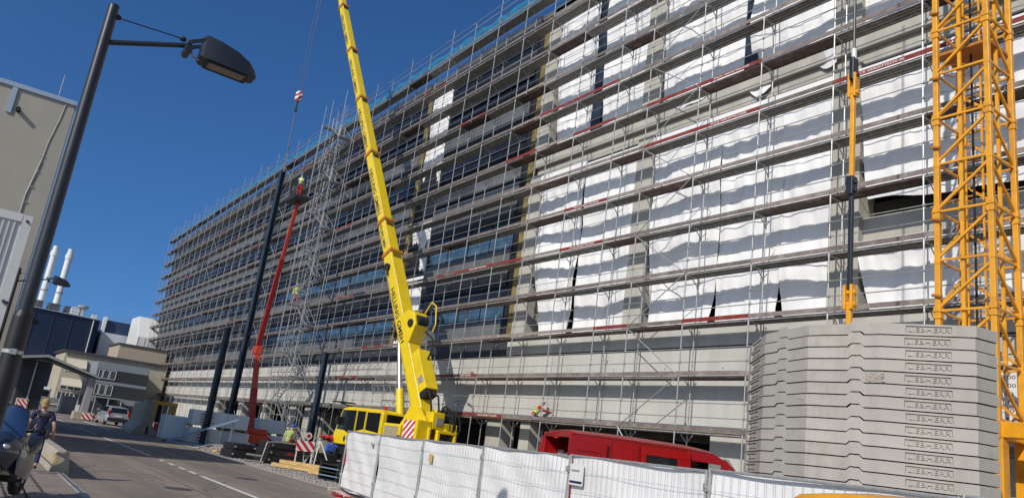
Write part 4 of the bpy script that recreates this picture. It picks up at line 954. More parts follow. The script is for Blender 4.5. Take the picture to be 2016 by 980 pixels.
# sliding door pushed back over the rear quarter
sdp = MB()
def sdf(x, z, t): return (x, -(vy(z)+.02+t), z)
for pts in ([(1.75, .55), (1.75, 1.48), (2.98, 1.48), (2.98, .55)], [(1.75, 2.12), (1.75, 2.3), (2.98, 2.3), (2.98, 2.12)], [(1.75, 1.48), (1.75, 2.12), (1.86, 2.12), (1.86, 1.48)], [(2.72, 1.48), (2.64, 2.12), (2.98, 2.12), (2.98, 1.48)]): sdp.prism(pts, sdf, 0, .05)
sdo = sdp.build('sliding_door', M['red'], van, bevel=.012)
MB().prism([(1.86, 1.48), (1.86, 2.12), (2.64, 2.12), (2.72, 1.48)], sdf, .015, .025).build('window', M['carglass'], sdo)
MB().box(1.0, 3.0, -.965, -.95, 1.3, 1.34).build('door_rail', M['blackpaint'], van)
sm = MB()
for x_ in (1.02, 1.7, 2.99, 3.9): sm.prism([(x_, .6), (x_, 2.33), (x_+.012, 2.33), (x_+.012, .6)], lambda x, z, t: (x, -(vy(z)+.003-t), z), 0, .004)
sm.prism([(.1, 2.36), (.1, 2.372), (3.5, 2.35), (3.5, 2.338)], lambda x, z, t: (x, -(vy(z)+.003-t), z), 0, .004)
sm.build('panel_seam', M['black'], van)
MB().prism([(3.2, 1.3), (3.2, 1.38), (3.42, 1.38), (3.42, 1.3)], lambda x, z, t: (x-1.3, -(vy(z)+.1-t), z), 0, .03).build('door_handle', M['blackpaint'], van)
for wx in (.95, 4.65):
    for s in (-1, 1):
        wl = MB().cyl((wx, s*.75, .34), (wx, s*.97, .34), .34, 20).build('wheel', M['tyre'], van, bevel=.03)
        MB().cyl((wx, s*.9, .34), (wx, s*.98, .34), .2, 14).build('rim', M['rim'], wl)

# ------------------------------------------------------------------ yellow van at the bottom edge
yv = thing('yellow_van', 'yellow van with only its domed roof showing at the bottom edge', 'van', (-4.30, 6.55, 0), R(-6))
rr = []
for x, zt, hw, zl in ((0, 1.35, .72, .45), (.03, 1.62, .74, .42), (.1, 1.80, .76, .40), (.28, 1.885, .80, .4), (.7, 1.925, .83, .4), (1.6, 1.945, .85, .4), (2.8, 1.94, .85, .4), (3.1, 1.88, .84, .4), (3.45, 1.55, .84, .4), (3.75, 1.18, .84, .4), (4.5, 1.0, .82, .4), (4.62, .7, .8, .4)):
    rr.append([(x, -hw, zl), (x, -hw*1.02, min(1.0, zt*.75)), (x, -hw*.96, zt-.16 if zt > 1.3 else zt-.06), (x, -hw*.82, zt-.035), (x, -hw*.4, zt), (x, hw*.4, zt), (x, hw*.82, zt-.035), (x, hw*.96, zt-.16 if zt > 1.3 else zt-.06), (x, hw*1.02, min(1.0, zt*.75)), (x, hw, zl)])
MB().loft(rr).build('body', M['orange'], yv, smooth=True)
for s in (-1, 1):
    MB().prism([(.5, 1.15), (.5, 1.6), (1.6, 1.62), (1.6, 1.15)], lambda x, z, t: (x, s*(.85-.02*(z-1.1)/.5+t), z), 0, .02).build('side_window', M['carglass'], yv)
    MB().prism([(1.75, 1.15), (1.75, 1.62), (2.9, 1.6), (3.3, 1.2)], lambda x, z, t: (x, s*(.85-.02*(z-1.1)/.5+t), z), 0, .02).build('side_window', M['carglass'], yv)
    for wx in (.8, 3.8):
        wl = MB().cyl((wx, s*.62, .31), (wx, s*.86, .31), .31, 18).build('wheel', M['tyre'], yv, bevel=.03); MB().cyl((wx, s*.8, .31), (wx, s*.87, .31), .18, 12).build('rim', M['rim'], wl)
MB().add([(3.12, -.7, 1.86), (3.12, .7, 1.86), (3.76, .74, 1.2), (3.76, -.74, 1.2)], [(0, 3, 2, 1)]).build('windscreen', M['carglass'], yv)
MB().box(-.03, .02, -.6, .6, 1.2, 1.55).build('rear_window', M['carglass'], yv)

# ------------------------------------------------------------------ street lamps
def lamp(x, y, label, z_arm=5.98, top=6.45, reach=.93):
    t = thing('street_lamp', label, 'street lamp', (x, y, .1), 0, 'street lamps along the left pavement')
    o = -.1
    MB().cyl((0, 0, 2.55+o), (0, 0, top+o), .075, 20, r2=.062).ell((0, 0, top+o), .062, .062, .03, 16, 6).build('pole', M['post'], t, smooth=True)
    MB().cyl((0, 0, 0), (0, 0, 2.6+o), .102, 20, r2=.098).cyl((0, 0, 2.6+o), (0, 0, 2.68+o), .1, 20, r2=.07).build('lower_pole', M['postlow'], t, smooth=True)
    MB().cyl((0, 0, 2.2+o), (0, 0, 2.24+o), .104, 20).box(.09, .13, -.03, .03, 2.19+o, 2.25+o).build('clamp_band', M['galv'], t)
    za = z_arm-.1; ze = za+.34; ye = reach
    MB().cyl((0, .05, za), (0, ye, ze), .032, 12).build('arm', M['post'], t, smooth=True)
    br = MB(); br.cyl((0, .06, za+.34), (0, ye-.12, ze+.05), .006, 6); br.cyl((0.02, .06, za+.335), (.02, ye-.12, ze+.045), .006, 6); br.ell((0, .07, za+.35), .035, .045, .035, 10, 6); br.ell((0, ye-.1, ze+.05), .03, .045, .035, 10, 6); br.build('tie_rod', M['postlow'], t)
    T = Matrix.Translation((0, ye+.13, ze+.02)) @ Matrix.Rotation(R(-1), 4, 'X') @ Matrix.Scale(.88, 4)
    bb = MB(); bb.beam(T@Vector((-.13, -.18, -.03)), T@Vector((-.13, .1, .14)), .02, .05); bb.beam(T@Vector((.13, -.18, -.03)), T@Vector((.13, .1, .14)), .02, .05); bb.box(-.14, .14, -.2, -.14, -.06, 0, T=T); bb.cyl(T@Vector((-.14, -.17, -.13)), T@Vector((.14, -.17, -.13)), .05, 10)
    bb.build('bracket', M['post'], t, bevel=.005)
    rings = []
    for y_, zt, zb, hw in ((0, .20, -.17, .15), (.05, .225, -.19, .17), (.25, .2, -.2, .185), (.5, .14, -.2, .18), (.68, .05, -.2, .16), (.78, -.05, -.2, .13), (.82, -.12, -.19, .11)):
        rings.append([T@Vector((-hw, y_, zb)), T@Vector((-hw*1.02, y_, zb+.4*(zt-zb))), T@Vector((-hw*.8, y_, zb+.88*(zt-zb))), T@Vector((0, y_, zt)), T@Vector((hw*.8, y_, zb+.88*(zt-zb))), T@Vector((hw*1.02, y_, zb+.4*(zt-zb))), T@Vector((hw, y_, zb))])
    h = MB().loft(rings).build('lamp_head', M['post'], t, smooth=True)
    MB().box(-.125, .125, .14, .68, -.215, -.2, T=T).build('lamp_glass', M['lens'], h, bevel=.006)
    fr = MB()
    for a, b, c, d in ((-.15, .15, .10, .14), (-.15, .15, .68, .72), (-.15, -.125, .14, .68), (.125, .15, .14, .68)): fr.box(a, b, c, d, -.225, -.195, T=T)
    fr.build('glass_frame', M['postlow'], h)
    cb = [T@Vector((.06, -.14, -.1)), T@Vector((.05, -.08, -.2)), T@Vector((.03, 0, -.2)), T@Vector((.03, .03, -.08)), T@Vector((.03, .04, .02))]
    MB().path(cb, .013, 6).build('cable', M['rim'], h, smooth=True)
    return t
lamp(-10.0, .39, 'nearest street lamp, tall black post with its head against the blue sky')
lamp(-40.0, .95, 'second street lamp, its head seen low in front of the two white chimneys', 6.35, 6.9, 1.2)
lamp(-58.0, 1.3, 'farthest street lamp, its head seen in front of the slate blue hall', 5.75, 6.3, 1.1)

# ------------------------------------------------------------------ tall beige block and white shed at the left
t = thing('beige_block', 'tall windowless beige rendered building at the left edge', 'building', (-49, -7, 0), world=True)
MB().box(-55, -43, -16, 1.29, -.2, 15.75).build('wall', M['beige'], t)
MB().box(-55.1, -42.9, -16, 1.35, 15.75, 15.98).build('roof_edge', M['flash'], t, bevel=.02)
MB().box(-55, -43.02, 1.29, 1.52, -.2, 15.5).build('side_strip', M['flash'], t)
MB().box(-43.0, -42.92, -1.42, -1.2, 14.45, 15.8).build('overflow_spout', M['flash'], t)
MB().cyl((-43.05, -.94, 14.68), (-42.66, -.94, 14.68), .11, 14).build('vent_pipe', M['tyre'], t)
cbl = MB(); cbl.path([(-42.98, .9, 15.8), (-42.98, .82, 14.9), (-42.98, .64, 13.6), (-42.98, .58, 12.6)], .025, 6); cbl.path([(-42.97, .58, 12.6), (-42.97, .36, 10.8), (-42.97, .34, 9.0)], .035, 6)
for q in range(5): cbl.box(-42.99, -42.94, .35+.05*q, .45+.05*q, 9.6+.8*q, 9.64+.8*q)
cbl.build('lightning_cable', M['galvd'], t)
for y, h_ in ((.5, 1.6), (-.05, .4), (-2.2, .3)): MB().cyl((-44.2, y, 15.9), (-44.2, y, 15.95+h_), .022, 6).build('rooftop_rod', M['galvd'], t)
for z in (10.2, 10.8, 11.6): MB().box(-45, -44.7, 1.52, 1.58, z, z+.35).build('small_vent', M['blackpaint'], t)
t = thing('white_shed', 'white corrugated metal shed attached in front of the beige building', 'shed', (-34, -5, 0), world=True)
MB().box(-38, -30.05, -9, .62, -.2, 7.35).build('wall', M['shed'], t)
cg = MB()
for q in range(60):
    y = .22-.16*q
    if y < -9: break
    cg.box(-30.05, -30.0, y-.05, y, .1, 7.1)
cg.box(-30.07, -29.98, .38, .66, -.1, 7.4); cg.box(-30.065, -29.975, -9, .365, 7.15, 7.42); cg.box(-30.065, -29.975, -9, .365, 4.4, 4.6)
cg.build('corrugation', M['shed'], t)
MB().box(-30.03, -29.95, -1.5, -.15, 2.0, 6.6).build('door_leaf', M['shed'], t, bevel=.02)
for z in (7.2, 4.5): MB().ell((-29.95, .52, z), .05, .05, .05, 8, 6).build('bolt', M['blackpaint'], t)
for z in (1.6, 2.3, 2.9, 4.45): MB().cyl((-29.98, .55, z), (-29.8, .62, z), .05, 8).build('wall_lamp', M['post'], t)

# ------------------------------------------------------------------ far buildings
t = thing('slate_hall', 'large windowless slate blue industrial hall with rooftop plant in the far left', 'building', (-135, 3, 0), world=True)
A = Vector((-119, -14, 0)); B = Vector((-126.5, 14.4, 0)); Cc = Vector((-150, 16.7, 0)); D_ = Vector((-150, -14, 0))
MB().prism([(A.x, A.y), (B.x, B.y), (Cc.x, Cc.y), (D_.x, D_.y)], lambda a, b, z: (a, b, z), -.2, 12.75).build('wall', M['hall'], t)
MB().prism([(A.x+.1, A.y), (B.x+.1, B.y+.1), (Cc.x, Cc.y), (D_.x, D_.y)], lambda a, b, z: (a, b, z), 12.752, 12.9).build('roof_edge', M['halll'], t)
c = MB(); n_ = (B-A).normalized(); o_ = Vector((n_.y, -n_.x, 0))*.02
for q in range(12):
    p = A.lerp(B, (q+.5)/12)+o_; c.beam(p, p+Vector((0, 0, 12.7)), .05, .05, up=n_)
c.build('panel_seam', M['gated'], t)
c = MB(); p = A.lerp(B, .97)+o_*6; c.cyl(p, p+Vector((0, 0, 12.6)), .09, 8); c.build('downpipe', M['halll'], t)
MB().box(-130.5, -128.5, 10.6, 12.2, 12.9, 14.2).build('plant_room', M['halll'], t, bevel=.05)
MB().cyl((-127.6, 11.6, 12.9), (-127.6, 11.6, 14.1), .18, 10).ell((-127.6, 11.9, 14.3), .7, .8, .35, 10, 6).build('fan_hood', M['gatem'], t)
MB().box(-128.5, -127.0, 13.2, 13.9, 12.9, 13.5).build('white_box', M['wframe'], t)
rl = MB()
for z in (13.3, 13.75): rl.cyl((-121.5, -6, z), (-126.6, 13.6, z), .03, 5)
for q in range(14): p = Vector((-121.5, -6, 12.8)).lerp(Vector((-126.6, 13.6, 12.8)), q/13); rl.cyl(p, p+Vector((0, 0, 1)), .03, 5)
rl.build('roof_railing', M['gatem'], t)
for q in range(3): MB().box(-132-.5*q, -129-.5*q, 5.5+2.2*q, 7.0+2.2*q, 12.9, 14.3).build('plant_frame', M['gated'], t)
for y, lab in ((7.72, 'left one of the two slim white chimneys beyond the slate blue hall'), (9.95, 'right one of the two slim white chimneys beyond the slate blue hall')):
    t = thing('chimney', lab, 'chimney', (-150.2, y, 0), group='slim white chimneys')
    MB().cyl((0, 0, 0), (0, 0, 25.0), .56, 18, r2=.5).build('shaft', M['wframe'], t, smooth=True)
    MB().cyl((0, 0, 24.0), (0, 0, 24.7), .62, 18).cyl((0, 0, 25.0), (0, 0, 25.7), .44, 18).build('cap', M['wframe'], t)
    MB().cyl((0, 0, 18.0), (0, 0, 18.2), .6, 18).build('ring', M['gatem'], t)
t = thing('lightning_mast', 'thin pointed white mast beside the chimneys', 'mast', (-118, 5.2, 12.7))
MB().cyl((0, 0, -12.9), (0, 0, 4.8), .14, 8, r2=.03).build('pole', M['wframe'], t); MB().cyl((0, 0, -13), (0, 0, -12.6), .3, 10).build('foot', M['gatem'], t)
# light industrial roofs right of the hall
t = thing('grey_plant_building', 'pale grey sheet metal building with blue upper wall behind the offices', 'building', (-143, 19, 0), world=True)
MB().box(-150, -138, 16.3, 26, 0, 12.1).build('wall', M['halll'], t)
MB().box(-150, -139.5, 16.6, 21.5, 12.1, 14.2).build('upper_wall', M['hall'], t)
MB().box(-139.6, -138.8, 16.25, 16.75, 8, 14.6).build('corner_strip', M['wframe'], t)
rl = MB()
for z in (14.6, 15.0): rl.cyl((-139.6, 16.6, z), (-139.6, 21.4, z), .03, 5)
for q in range(8): rl.cyl((-139.6, 16.6+q*.68, 14.1), (-139.6, 16.6+q*.68, 15.0), .03, 5)
rl.cyl((-139.6, 19.6, 14), (-139.6, 19.9, 17), .04, 5); rl.build('roof_railing', M['gatem'], t)
t = thing('white_roof_cowl', 'white sloping metal cowl above the beige offices', 'roof cowl', (-134, 22.5, 0), world=True)
MB().prism([(-137, 8), (-128, 8), (-128, 11.7), (-131, 14.9), (-137, 14.9)], lambda x, z, y: (x, y, z), 20.0, 24.2).build('shell', M['wframe'], t, bevel=.08)
sm = MB()
for q in range(5): sm.box(-127.99, -127.96, 20.2+q*.95, 20.23+q*.95, 8, 11.6)
sm.build('seam', M['gatem'], t)
t = thing('cream_office', 'three storey cream office block with slanted awnings and flat roof', 'building', (-117, 14, 0), world=True)
MB().box(-124, -112, 9.9, 22.0, -.2, 7.1).build('wall', M['cream'], t)
MB().box(-124.3, -111.6, 9.6, 22.0, 7.1, 7.3).build('roof', M['gated'], t)
MB().box(-123, -114, 16.0, 22.0, 7.3, 9.2).build('roof_storey', M['peach'], t); MB().box(-123.2, -113.8, 15.8, 22.2, 9.2, 9.35).build('roof_storey_top', M['gated'], t)
den = MB()
for q in range(28): den.box(-112, -111.85, 10.0+q*.42, 10.2+q*.42, 6.7, 6.95)
den.build('dentil_band', M['cream'], t)
for zi, (z0, z1) in enumerate(((4.75, 6.3), (2.45, 3.9))):
    for y0, y1 in ((10.3, 12.6), (12.9, 14.9), (15.2, 17.2)):
        wn = MB().box(-112.02, -111.95, y0, y1, z0, z1).build('window', M['winglass'], t)
        f = MB()
        for q in range(4): yy = y0+(y1-y0)*q/3; f.box(-111.95, -111.9, yy-.04, yy+.04, z0, z1)
        f.box(-111.95, -111.904, y0, y1, z0, z0+.07); f.box(-111.95, -111.904, y0, y1, z1-.07, z1); f.build('frame', M['wframe'], wn)
    for y0, y1 in ((10.2, 12.5),):
        MB().prism([(-111.9, z1), (-111.9, z1-.08), (-110.6, z0+.45), (-110.6, z0+.55)], lambda x, z, y: (x, y, z), y0, y1).build('awning', M['awning'], t)
for y0, y1 in ((10.2, 12.0), (12.1, 14.2), (14.4, 17)):
    wn = MB().box(-112.02, -111.95, y0, y1, .9, 2.1).build('shop_window', M['winglass'], t); f = MB()
    for q in range(5): yy = y0+(y1-y0)*q/4; f.box(-111.95, -111.9, yy-.04, yy+.04, .9, 2.1)
    f.build('frame', M['wframe'], wn)
MB().box(-112.0, -111.88, 10.0, 17.5, 0, .85).build('white_base', M['wframe'], t)
t = thing('grey_office', 'blue grey office block with dark window bands next to the scaffold end', 'building', (-108, 15.5, 0), world=True)
MB().box(-111.5, -105, 12.95, 18.8, -.2, 6.25).build('wall', M['greyoff'], t)
for z0, z1 in ((4.1, 5.45), (2.25, 3.75), (0, 1.6)): MB().box(-105.02, -104.95, 13.1, 18.8, z0, z1-.05).build('dark_band', M['darkoff'], t)
for z0, z1 in ((4.3, 5.3), (2.4, 3.6)):
    for y0 in (13.25, 13.75, 14.5): 
        wn = MB().box(-104.96, -104.92, y0, y0+(.4 if y0 < 13.6 else .62), z0, z1).build('window', M['winglass'], t); w_ = .4 if y0 < 13.6 else .62
        f = MB(); f.box(-104.92, -104.87, y0-.02, y0+.03, z0, z1); f.box(-104.92, -104.87, y0+w_-.03, y0+w_+.02, z0, z1); f.box(-104.92, -104.874, y0, y0+w_, z0-.02, z0+.03); f.box(-104.92, -104.874, y0, y0+w_, z1-.03, z1+.02); f.build('frame', M['wframe'], wn)
t = thing('entrance_shelter', 'small glazed entrance shelter with thin posts at the grey office', 'shelter', (-103.5, 14.5, 0), world=True)
MB().box(-104.9, -102.6, 13.2, 16.2, 2.1, 2.2).build('roof', M['gatem'], t)
for y in (13.3, 14.7, 16.1): MB().cyl((-102.7, y, 0), (-102.7, y, 2.1), .06, 8).build('post', M['galv'], t)
MB().box(-104.9, -104.85, 13.4, 16.0, 0, 2.0).build('glass_wall', M['winglass'], t)

# gate canopy over the road
t = thing('gate_canopy', 'flat roofed gatehouse canopy spanning the far end of the road', 'canopy', (-90, 7, 0), world=True)
MB().prism([(1.5, 4.35), (6.4, 5.35), (11.3, 3.95), (11.3, 3.78), (6.4, 5.1), (1.5, 4.1)], lambda y, z, x: (x, y, z), -93.5, -87.5).build('roof', M['gatem'], t)
MB().prism([(1.6, 4.09), (6.4, 5.07), (11.2, 3.75), (6.4, 4.95), (1.6, 4.0)], lambda y, z, x: (x, y, z), -93.2, -88.0).build('soffit', M['gated'], t)
MB().box(-90.5, -88.5, 10.5, 11.1, -.1, 3.85).build('column', M['gatem'], t, bevel=.03)
MB().box(-92.0, -89.5, 4.6, 6.9, -.1, 4.7).build('dark_booth', M['gated'], t)
lv = MB()
for q in range(22): lv.box(-89.5, -89.42, 4.7, 6.8, .3+q*.2, .38+q*.2)
lv.build('louvre', M['darkoff'], t); MB().cyl((-89.3, 5.75, 0), (-89.3, 5.75, 4.6), .07, 8).build('pipe', M['galv'], t)
t = thing('gate_hut', 'grey ribbed cabinet by the gate canopy column', 'cabinet', (-93, 10.2, 0), world=True)
MB().box(-94.5, -92.0, 9.0, 10.3, -.1, 1.75).build('body', M['gatem'], t, bevel=.02)
c = MB()
for q in range(8): c.box(-92.0, -91.95, 9.1+q*.15, 9.16+q*.15, 0, 1.7)
c.build('rib', M['gatem'], t)
t = thing('swing_gate', 'light grey low wall and gate panel beside the gatehouse', 'gate', (-97, 8, 0), world=True)
MB().box(-97.2, -97, 6.8, 9.2, 0, 1.4).build('panel', M['gatem'], t); MB().box(-97.0, -96.9, 6.8, 9.2, .65, .75).build('rail', M['wframe'], t)
t = thing('white_truck_front', 'white delivery truck parked behind the gatehouse', 'truck', (-101, 7.6, 0), world=True)
MB().box(-103.5, -99, 6.6, 8.4, .5, 2.4).build('body', M['wframe'], t, bevel=.15); MB().box(-99.02, -98.9, 6.8, 8.2, 1.4, 2.1).build('windscreen', M['carglass'], t)
for y in (6.65, 8.1): MB().cyl((-100, y, .4), (-100, y+.25, .4), .4, 14).build('wheel', M['tyre'], t)
t = thing('no_entry_sign', 'round road sign on a thin post in front of the slate hall', 'sign', (-88, 3.9, 0), world=True)
MB().cyl((-88, 3.9, 0), (-88, 3.9, 2.55), .035, 8).build('post', M['galv'], t); s_ = MB().cyl((-87.93, 3.9, 2.3), (-87.9, 3.9, 2.3), .33, 20).build('disc', M['redcloth'], t); MB().cyl((-87.9, 3.9, 2.3), (-87.89, 3.9, 2.3), .25, 20).build('disc_centre', M['wframe'], s_)
t = thing('scooter', 'small blue and white parked scooter far off at the left', 'scooter', (-86, 2.6, 0), world=True)
MB().box(-86.6, -85.6, 2.5, 2.75, .35, .6).box(-86.5, -86.1, 2.45, 2.8, .6, .95).box(-85.6, -85.45, 2.4, 2.85, .3, 1.05).build('body', M['teal'], t, bevel=.08)
for x in (-86.6, -85.4): MB().cyl((x, 2.56, .25), (x, 2.7, .25), .25, 14).build('wheel', M['tyre'], t)
MB().box(-85.55, -85.5, 2.4, 2.85, 1.05, 1.45).build('windshield', M['wframe'], t)

# cars
def car(name, label, loc, rz, mt):
    t = thing(name, label, 'car', loc, rz); rr = []
    for x, zt, hw, zs in ((-2.05, .85, .74, .35), (-1.98, .98, .8, .3), (-1.9, 1.05, .82, .28), (-1.2, 1.0, .85, .25), (.8, .98, .86, .25), (1.0, .95, .86, .25), (1.85, .8, .8, .27), (2.1, .62, .7, .3)):
        rr.append([(x, -hw, zs), (x, -hw*1.02, (zs+zt)/2), (x, -hw*.92, zt), (x, hw*.92, zt), (x, hw*1.02, (zs+zt)/2), (x, hw, zs)])
    b = MB().loft(rr).build('body', M[mt], t, smooth=True)
    rr = []
    for x, zt, hw in ((-1.98, 1.0, .8), (-1.72, 1.38, .68), (-1.45, 1.46, .66), (-.2, 1.5, .66), (.35, 1.44, .65), (1.05, .97, .78)):
        rr.append([(x, -.8 if zt > 1.05 else -hw, .95), (x, -hw, zt-.04), (x, -hw*.8, zt), (x, hw*.8, zt), (x, hw, zt-.04), (x, .8 if zt > 1.05 else hw, .95)])
    MB().loft(rr).build('cabin', M[mt], t, smooth=True)
    MB().add([(-2.01, -.62, 1.02), (-2.01, .62, 1.02), (-1.77, .56, 1.37), (-1.77, -.56, 1.37)], [(3, 2, 1, 0)]).build('rear_window', M['carglass'], t)
    MB().add([(1.07, -.66, 1.0), (1.07, .66, 1.0), (.4, .56, 1.44), (.4, -.56, 1.44)], [(0, 1, 2, 3)]).build('windscreen', M['carglass'], t)
    for s in (-1, 1):
        MB().add([(-1.55, s*.80, 1.02), (.8, s*.80, 1.02), (.25, s*.682, 1.4), (-1.4, s*.69, 1.4)], [(0, 1, 2, 3)]).build('side_window', M['carglass'], t)
        MB().box(-2.07, -1.9, s*.72-.07, s*.72+.07, .8, 1.15).build('tail_light', M['tail'], t, bevel=.02)
        MB().box(.7, .9, s*.95-.1, s*.95+.1, 1.0, 1.15).build('mirror', M[mt], t, bevel=.03)
        for wx in (-1.3, 1.3):
            wl = MB().cyl((wx, s*.66, .31), (wx, s*.85, .31), .31, 18).build('wheel', M['tyre'], t, bevel=.03); MB().cyl((wx, s*.8, .31), (wx, s*.86, .31), .2, 12).build('rim', M['rim'], wl)
    MB().box(-2.14, -2.0, -.78, .78, .36, .6).build('bumper', M['blackpaint'], t, bevel=.04)
    MB().box(-2.1, -2.06, -.27, .27, .68, .8).build('number_plate', M['wframe'], t)
    return t
car('silver_car', 'silver hatchback seen from behind on the road near the tall concrete blocks', (-71.2, 10.75, 0), R(184), 'silver')
car('dark_car', 'dark parked car far off under the slate hall', (-104, 3.9, 0), R(95), 'darkcar')

# ------------------------------------------------------------------ site clutter on the left
def lwall(x, y, label, rz=0, h=2.05):
    t = thing('concrete_wall_block', label, 'concrete block', (x, y, 0), rz, 'tall concrete wall blocks by the road')
    MB().prism([(-.75, 0), (.75, 0), (.75, .25), (.32, .75), (.22, h), (-.22, h), (-.32, .75), (-.75, .25)], lambda a, z, b: (a, b, z), -.55, .55).build('body', M['jersey'], t, bevel=.03)
    s = MB()
    for q in range(5): s.box(-.2, .2, .552, .575, .8+q*.24, .98+q*.24)
    s.build('tread', M['gatem'], t)
lwall(-57.6, 10.55, 'tall concrete wall block right behind the silver car, with painted red corner', R(100))
lwall(-55.9, 10.4, 'tall grey concrete wall block beside the orange portal frame', R(95), 2.2)
lwall(-60.2, 10.7, 'tall concrete wall block farthest from the orange portal frame', R(102), 2.0)
t = thing('barrier_kerb', 'low white barrier foot with red and white stripes by the gate', 'barrier', (-75, 8.9, 0), world=True)
MB().box(-75.6, -74.4, 8.3, 9.9, 0, .65).build('body', M['jersey'], t, bevel=.05); MB().box(-74.4, -74.37, 8.95, 9.8, .1, .6).build('stripes', M['warny'], t)
for i, (x, y) in enumerate(((-84, 5.1), (-84, 3.0))):
    t = thing('barrier_block', ('white barrier block with slanted red stripes just left of the walking man', 'plain white barrier block left of the striped one')[i], 'barrier', (x, y, 0)); MB().box(-.3, .3, -.5, .5, 0, 1.05).build('body', M['jersey'], t, bevel=.06)
    if i == 0: MB().box(.3, .32, -.4, .4, .1, .95).build('stripes', M['warny'], t)
t = thing('orange_portal', 'rusty orange portal frame machine standing by the road', 'machine frame', (-55.7, 11.3, 0), world=True)
f = MB(); f.box(-56.0, -55.4, 10.62, 10.85, 0, 2.15); f.box(-56.0, -55.4, 11.85, 12.08, 0, 2.15); f.box(-56.01, -55.39, 10.6, 12.1, 2.0, 2.25); f.build('frame', M['orange'], t, bevel=.05)
MB().box(-55.9, -55.5, 11.0, 11.7, .1, .85).build('carriage', M['lift'], t, bevel=.05); MB().cyl((-55.4, 11.35, 1.1), (-55.4, 11.35, 1.35), .16, 12).box(-55.6, -55.4, 11.2, 11.5, .85, 1.1).build('motor', M['black'], t)
MB().cyl((-55.6, 10.6, .35), (-55.6, 10.5, .35), .35, 16).cyl((-55.6, 12.2, .35), (-55.6, 12.1, .35), .35, 16).build('wheel', M['tyre'], t)
for i, (x, y, l, z, lab) in enumerate(((-50.6, 11.0, 1.3, 0, 'wrapped white pallet stack nearest the orange portal frame'), (-49.2, 12.5, 1.9, 0, 'wrapped white pallet stack with red print, behind the short dark column'), (-49.2, 12.5, 1.9, 1.02, 'upper wrapped white pallet pack with red print lines'), (-50.5, 14.6, 1.7, 0, 'wrapped white pallet pack left of the tallest dark column'), (-50.3, 14.4, 1.6, 1.02, 'upper wrapped white pallet pack left of the tallest dark column'), (-53, 17.6, 1.8, 0, 'wrapped white pallet pack behind the red boom lift'), (-53, 17.6, 1.8, 1.02, 'upper wrapped white pallet pack behind the red boom lift'))):
    t = thing('insulation_pack', lab, 'pallet pack', (x, y, z), group='white wrapped insulation packs')
    h_ = 1.5 if i == 0 else 1.0
    MB().box(-.6, .6, -l/2, l/2, .12, h_).build('wrapping', M['insul'], t, bevel=.06)
    p = MB()
    for q in range(3): p.box(-.6, .6, -l/2+q*(l-.12)/2, -l/2+.12+q*(l-.12)/2, 0, .12)
    p.build('pallet', M['wood'], t)
    if i in (1, 2):
        r_ = MB()
        for q in range(4): r_.box(.6, .606, -.5, .3-.12*(q % 2), .3+.15*q, .34+.15*q)
        r_.build('print_line', M['redcloth'], t)
t = thing('steel_ramp', 'pale blue steel truss lying slanted beside the dark columns', 'steel truss', (-49.3, 12.3, 0), world=True)
MB().beam((-48.7, 10.5, .12), (-47.5, 13.9, 1.75), .1, .12).beam((-48.4, 10.4, .12), (-47.2, 13.8, 1.75), .1, .12).build('inclined_beam', M['bluesteel'], t)
MB().beam((-48.7, 10.5, .06), (-47.5, 13.9, .06), .1, .12).beam((-48.4, 10.4, .06), (-47.2, 13.8, .06), .1, .12).build('base_beam', M['bluesteel'], t)
MB().beam((-47.9, 12.4, .1), (-47.9, 12.4, 1.0), .06, .06, up=(1, 0, 0)).build('strut', M['bluesteel'], t); MB().beam((-47.4, 13.6, .1), (-47.4, 13.6, 1.6), .06, .06, up=(1, 0, 0)).build('strut', M['bluesteel'], t)
# crane counterweight slabs lying by the crane
CWL = ['black crane weight at the bottom, wearing red marks, under the seated worker', 'middle black crane weight under the seated worker', 'upper black crane weight that the worker sits on', 'low black crane weight at the left end of the pile', 'upper black crane weight at the left end of the pile', 'black crane weight standing near the striped board']
for i, (x, y, z, l, h_) in enumerate(((-38.2, 13.6, 0, 2.3, .33), (-38.2, 13.6, .34, 2.2, .33), (-38.2, 13.6, .68, 2.1, .3), (-39.6, 11.9, 0, 1.3, .36), (-39.7, 11.95, .37, 1.2, .3), (-38.4, 15.6, 0, 1.3, .7))):
    t = thing('crane_weight', CWL[i], 'weight', (x, y, z), R(8), group='black crane counterweights piled on the gravel')
    MB().box(-.6, .6, -l/2, l/2, 0, h_).build('slab', M['blackpaint'], t, bevel=.03)
    e = MB()
    for s in (-1, 1): e.cyl((.3, s*l*.42, h_*.5), (.66, s*l*.42, h_*.5), .05, 8)
    e.build('lug', M['galvd'], t)
    if i in (0, 1): MB().box(.6, .606, -.1, .35, .1, .16).box(.6, .606, -.05, .3, .2, .24).build('red_mark', M['redcloth'], t)
t = thing('steel_trestle', 'thin grey steel stand leaning on the black weights', 'stand', (-37.4, 12.9, 0), world=True)
MB().path([(-37.3, 12.3, 0), (-37.3, 12.45, .95), (-37.4, 13.1, 1.0), (-37.4, 14.3, .98), (-37.3, 14.4, 0)], .028, 6).build('frame', M['galv'], t); MB().path([(-37.35, 11.6, .3), (-37.3, 12.35, .28)], .05, 6).path([(-37.2, 11.5, .05), (-37.2, 12.4, .03)], .04, 6).build('lower_bar', M['galvd'], t)
t = thing('warning_board', 'red and white striped warning board on a white post beside the tripod', 'warning board', (-37.2, 14.4, 0), world=True)
MB().box(-37.25, -37.22, 13.85, 14.75, .72, 1.22).build('board', M['warny'], t); MB().box(-37.3, -37.25, 14.68, 14.76, 0, 1.1).build('post', M['wframe'], t, bevel=.01); MB().box(-37.3, -37.25, 13.9, 13.95, 0, .75).build('rear_post', M['wframe'], t)
t = thing('stop_disc', 'small red and white disc paddle beside the seated worker', 'paddle', (-38.0, 14.5, .98), world=True)
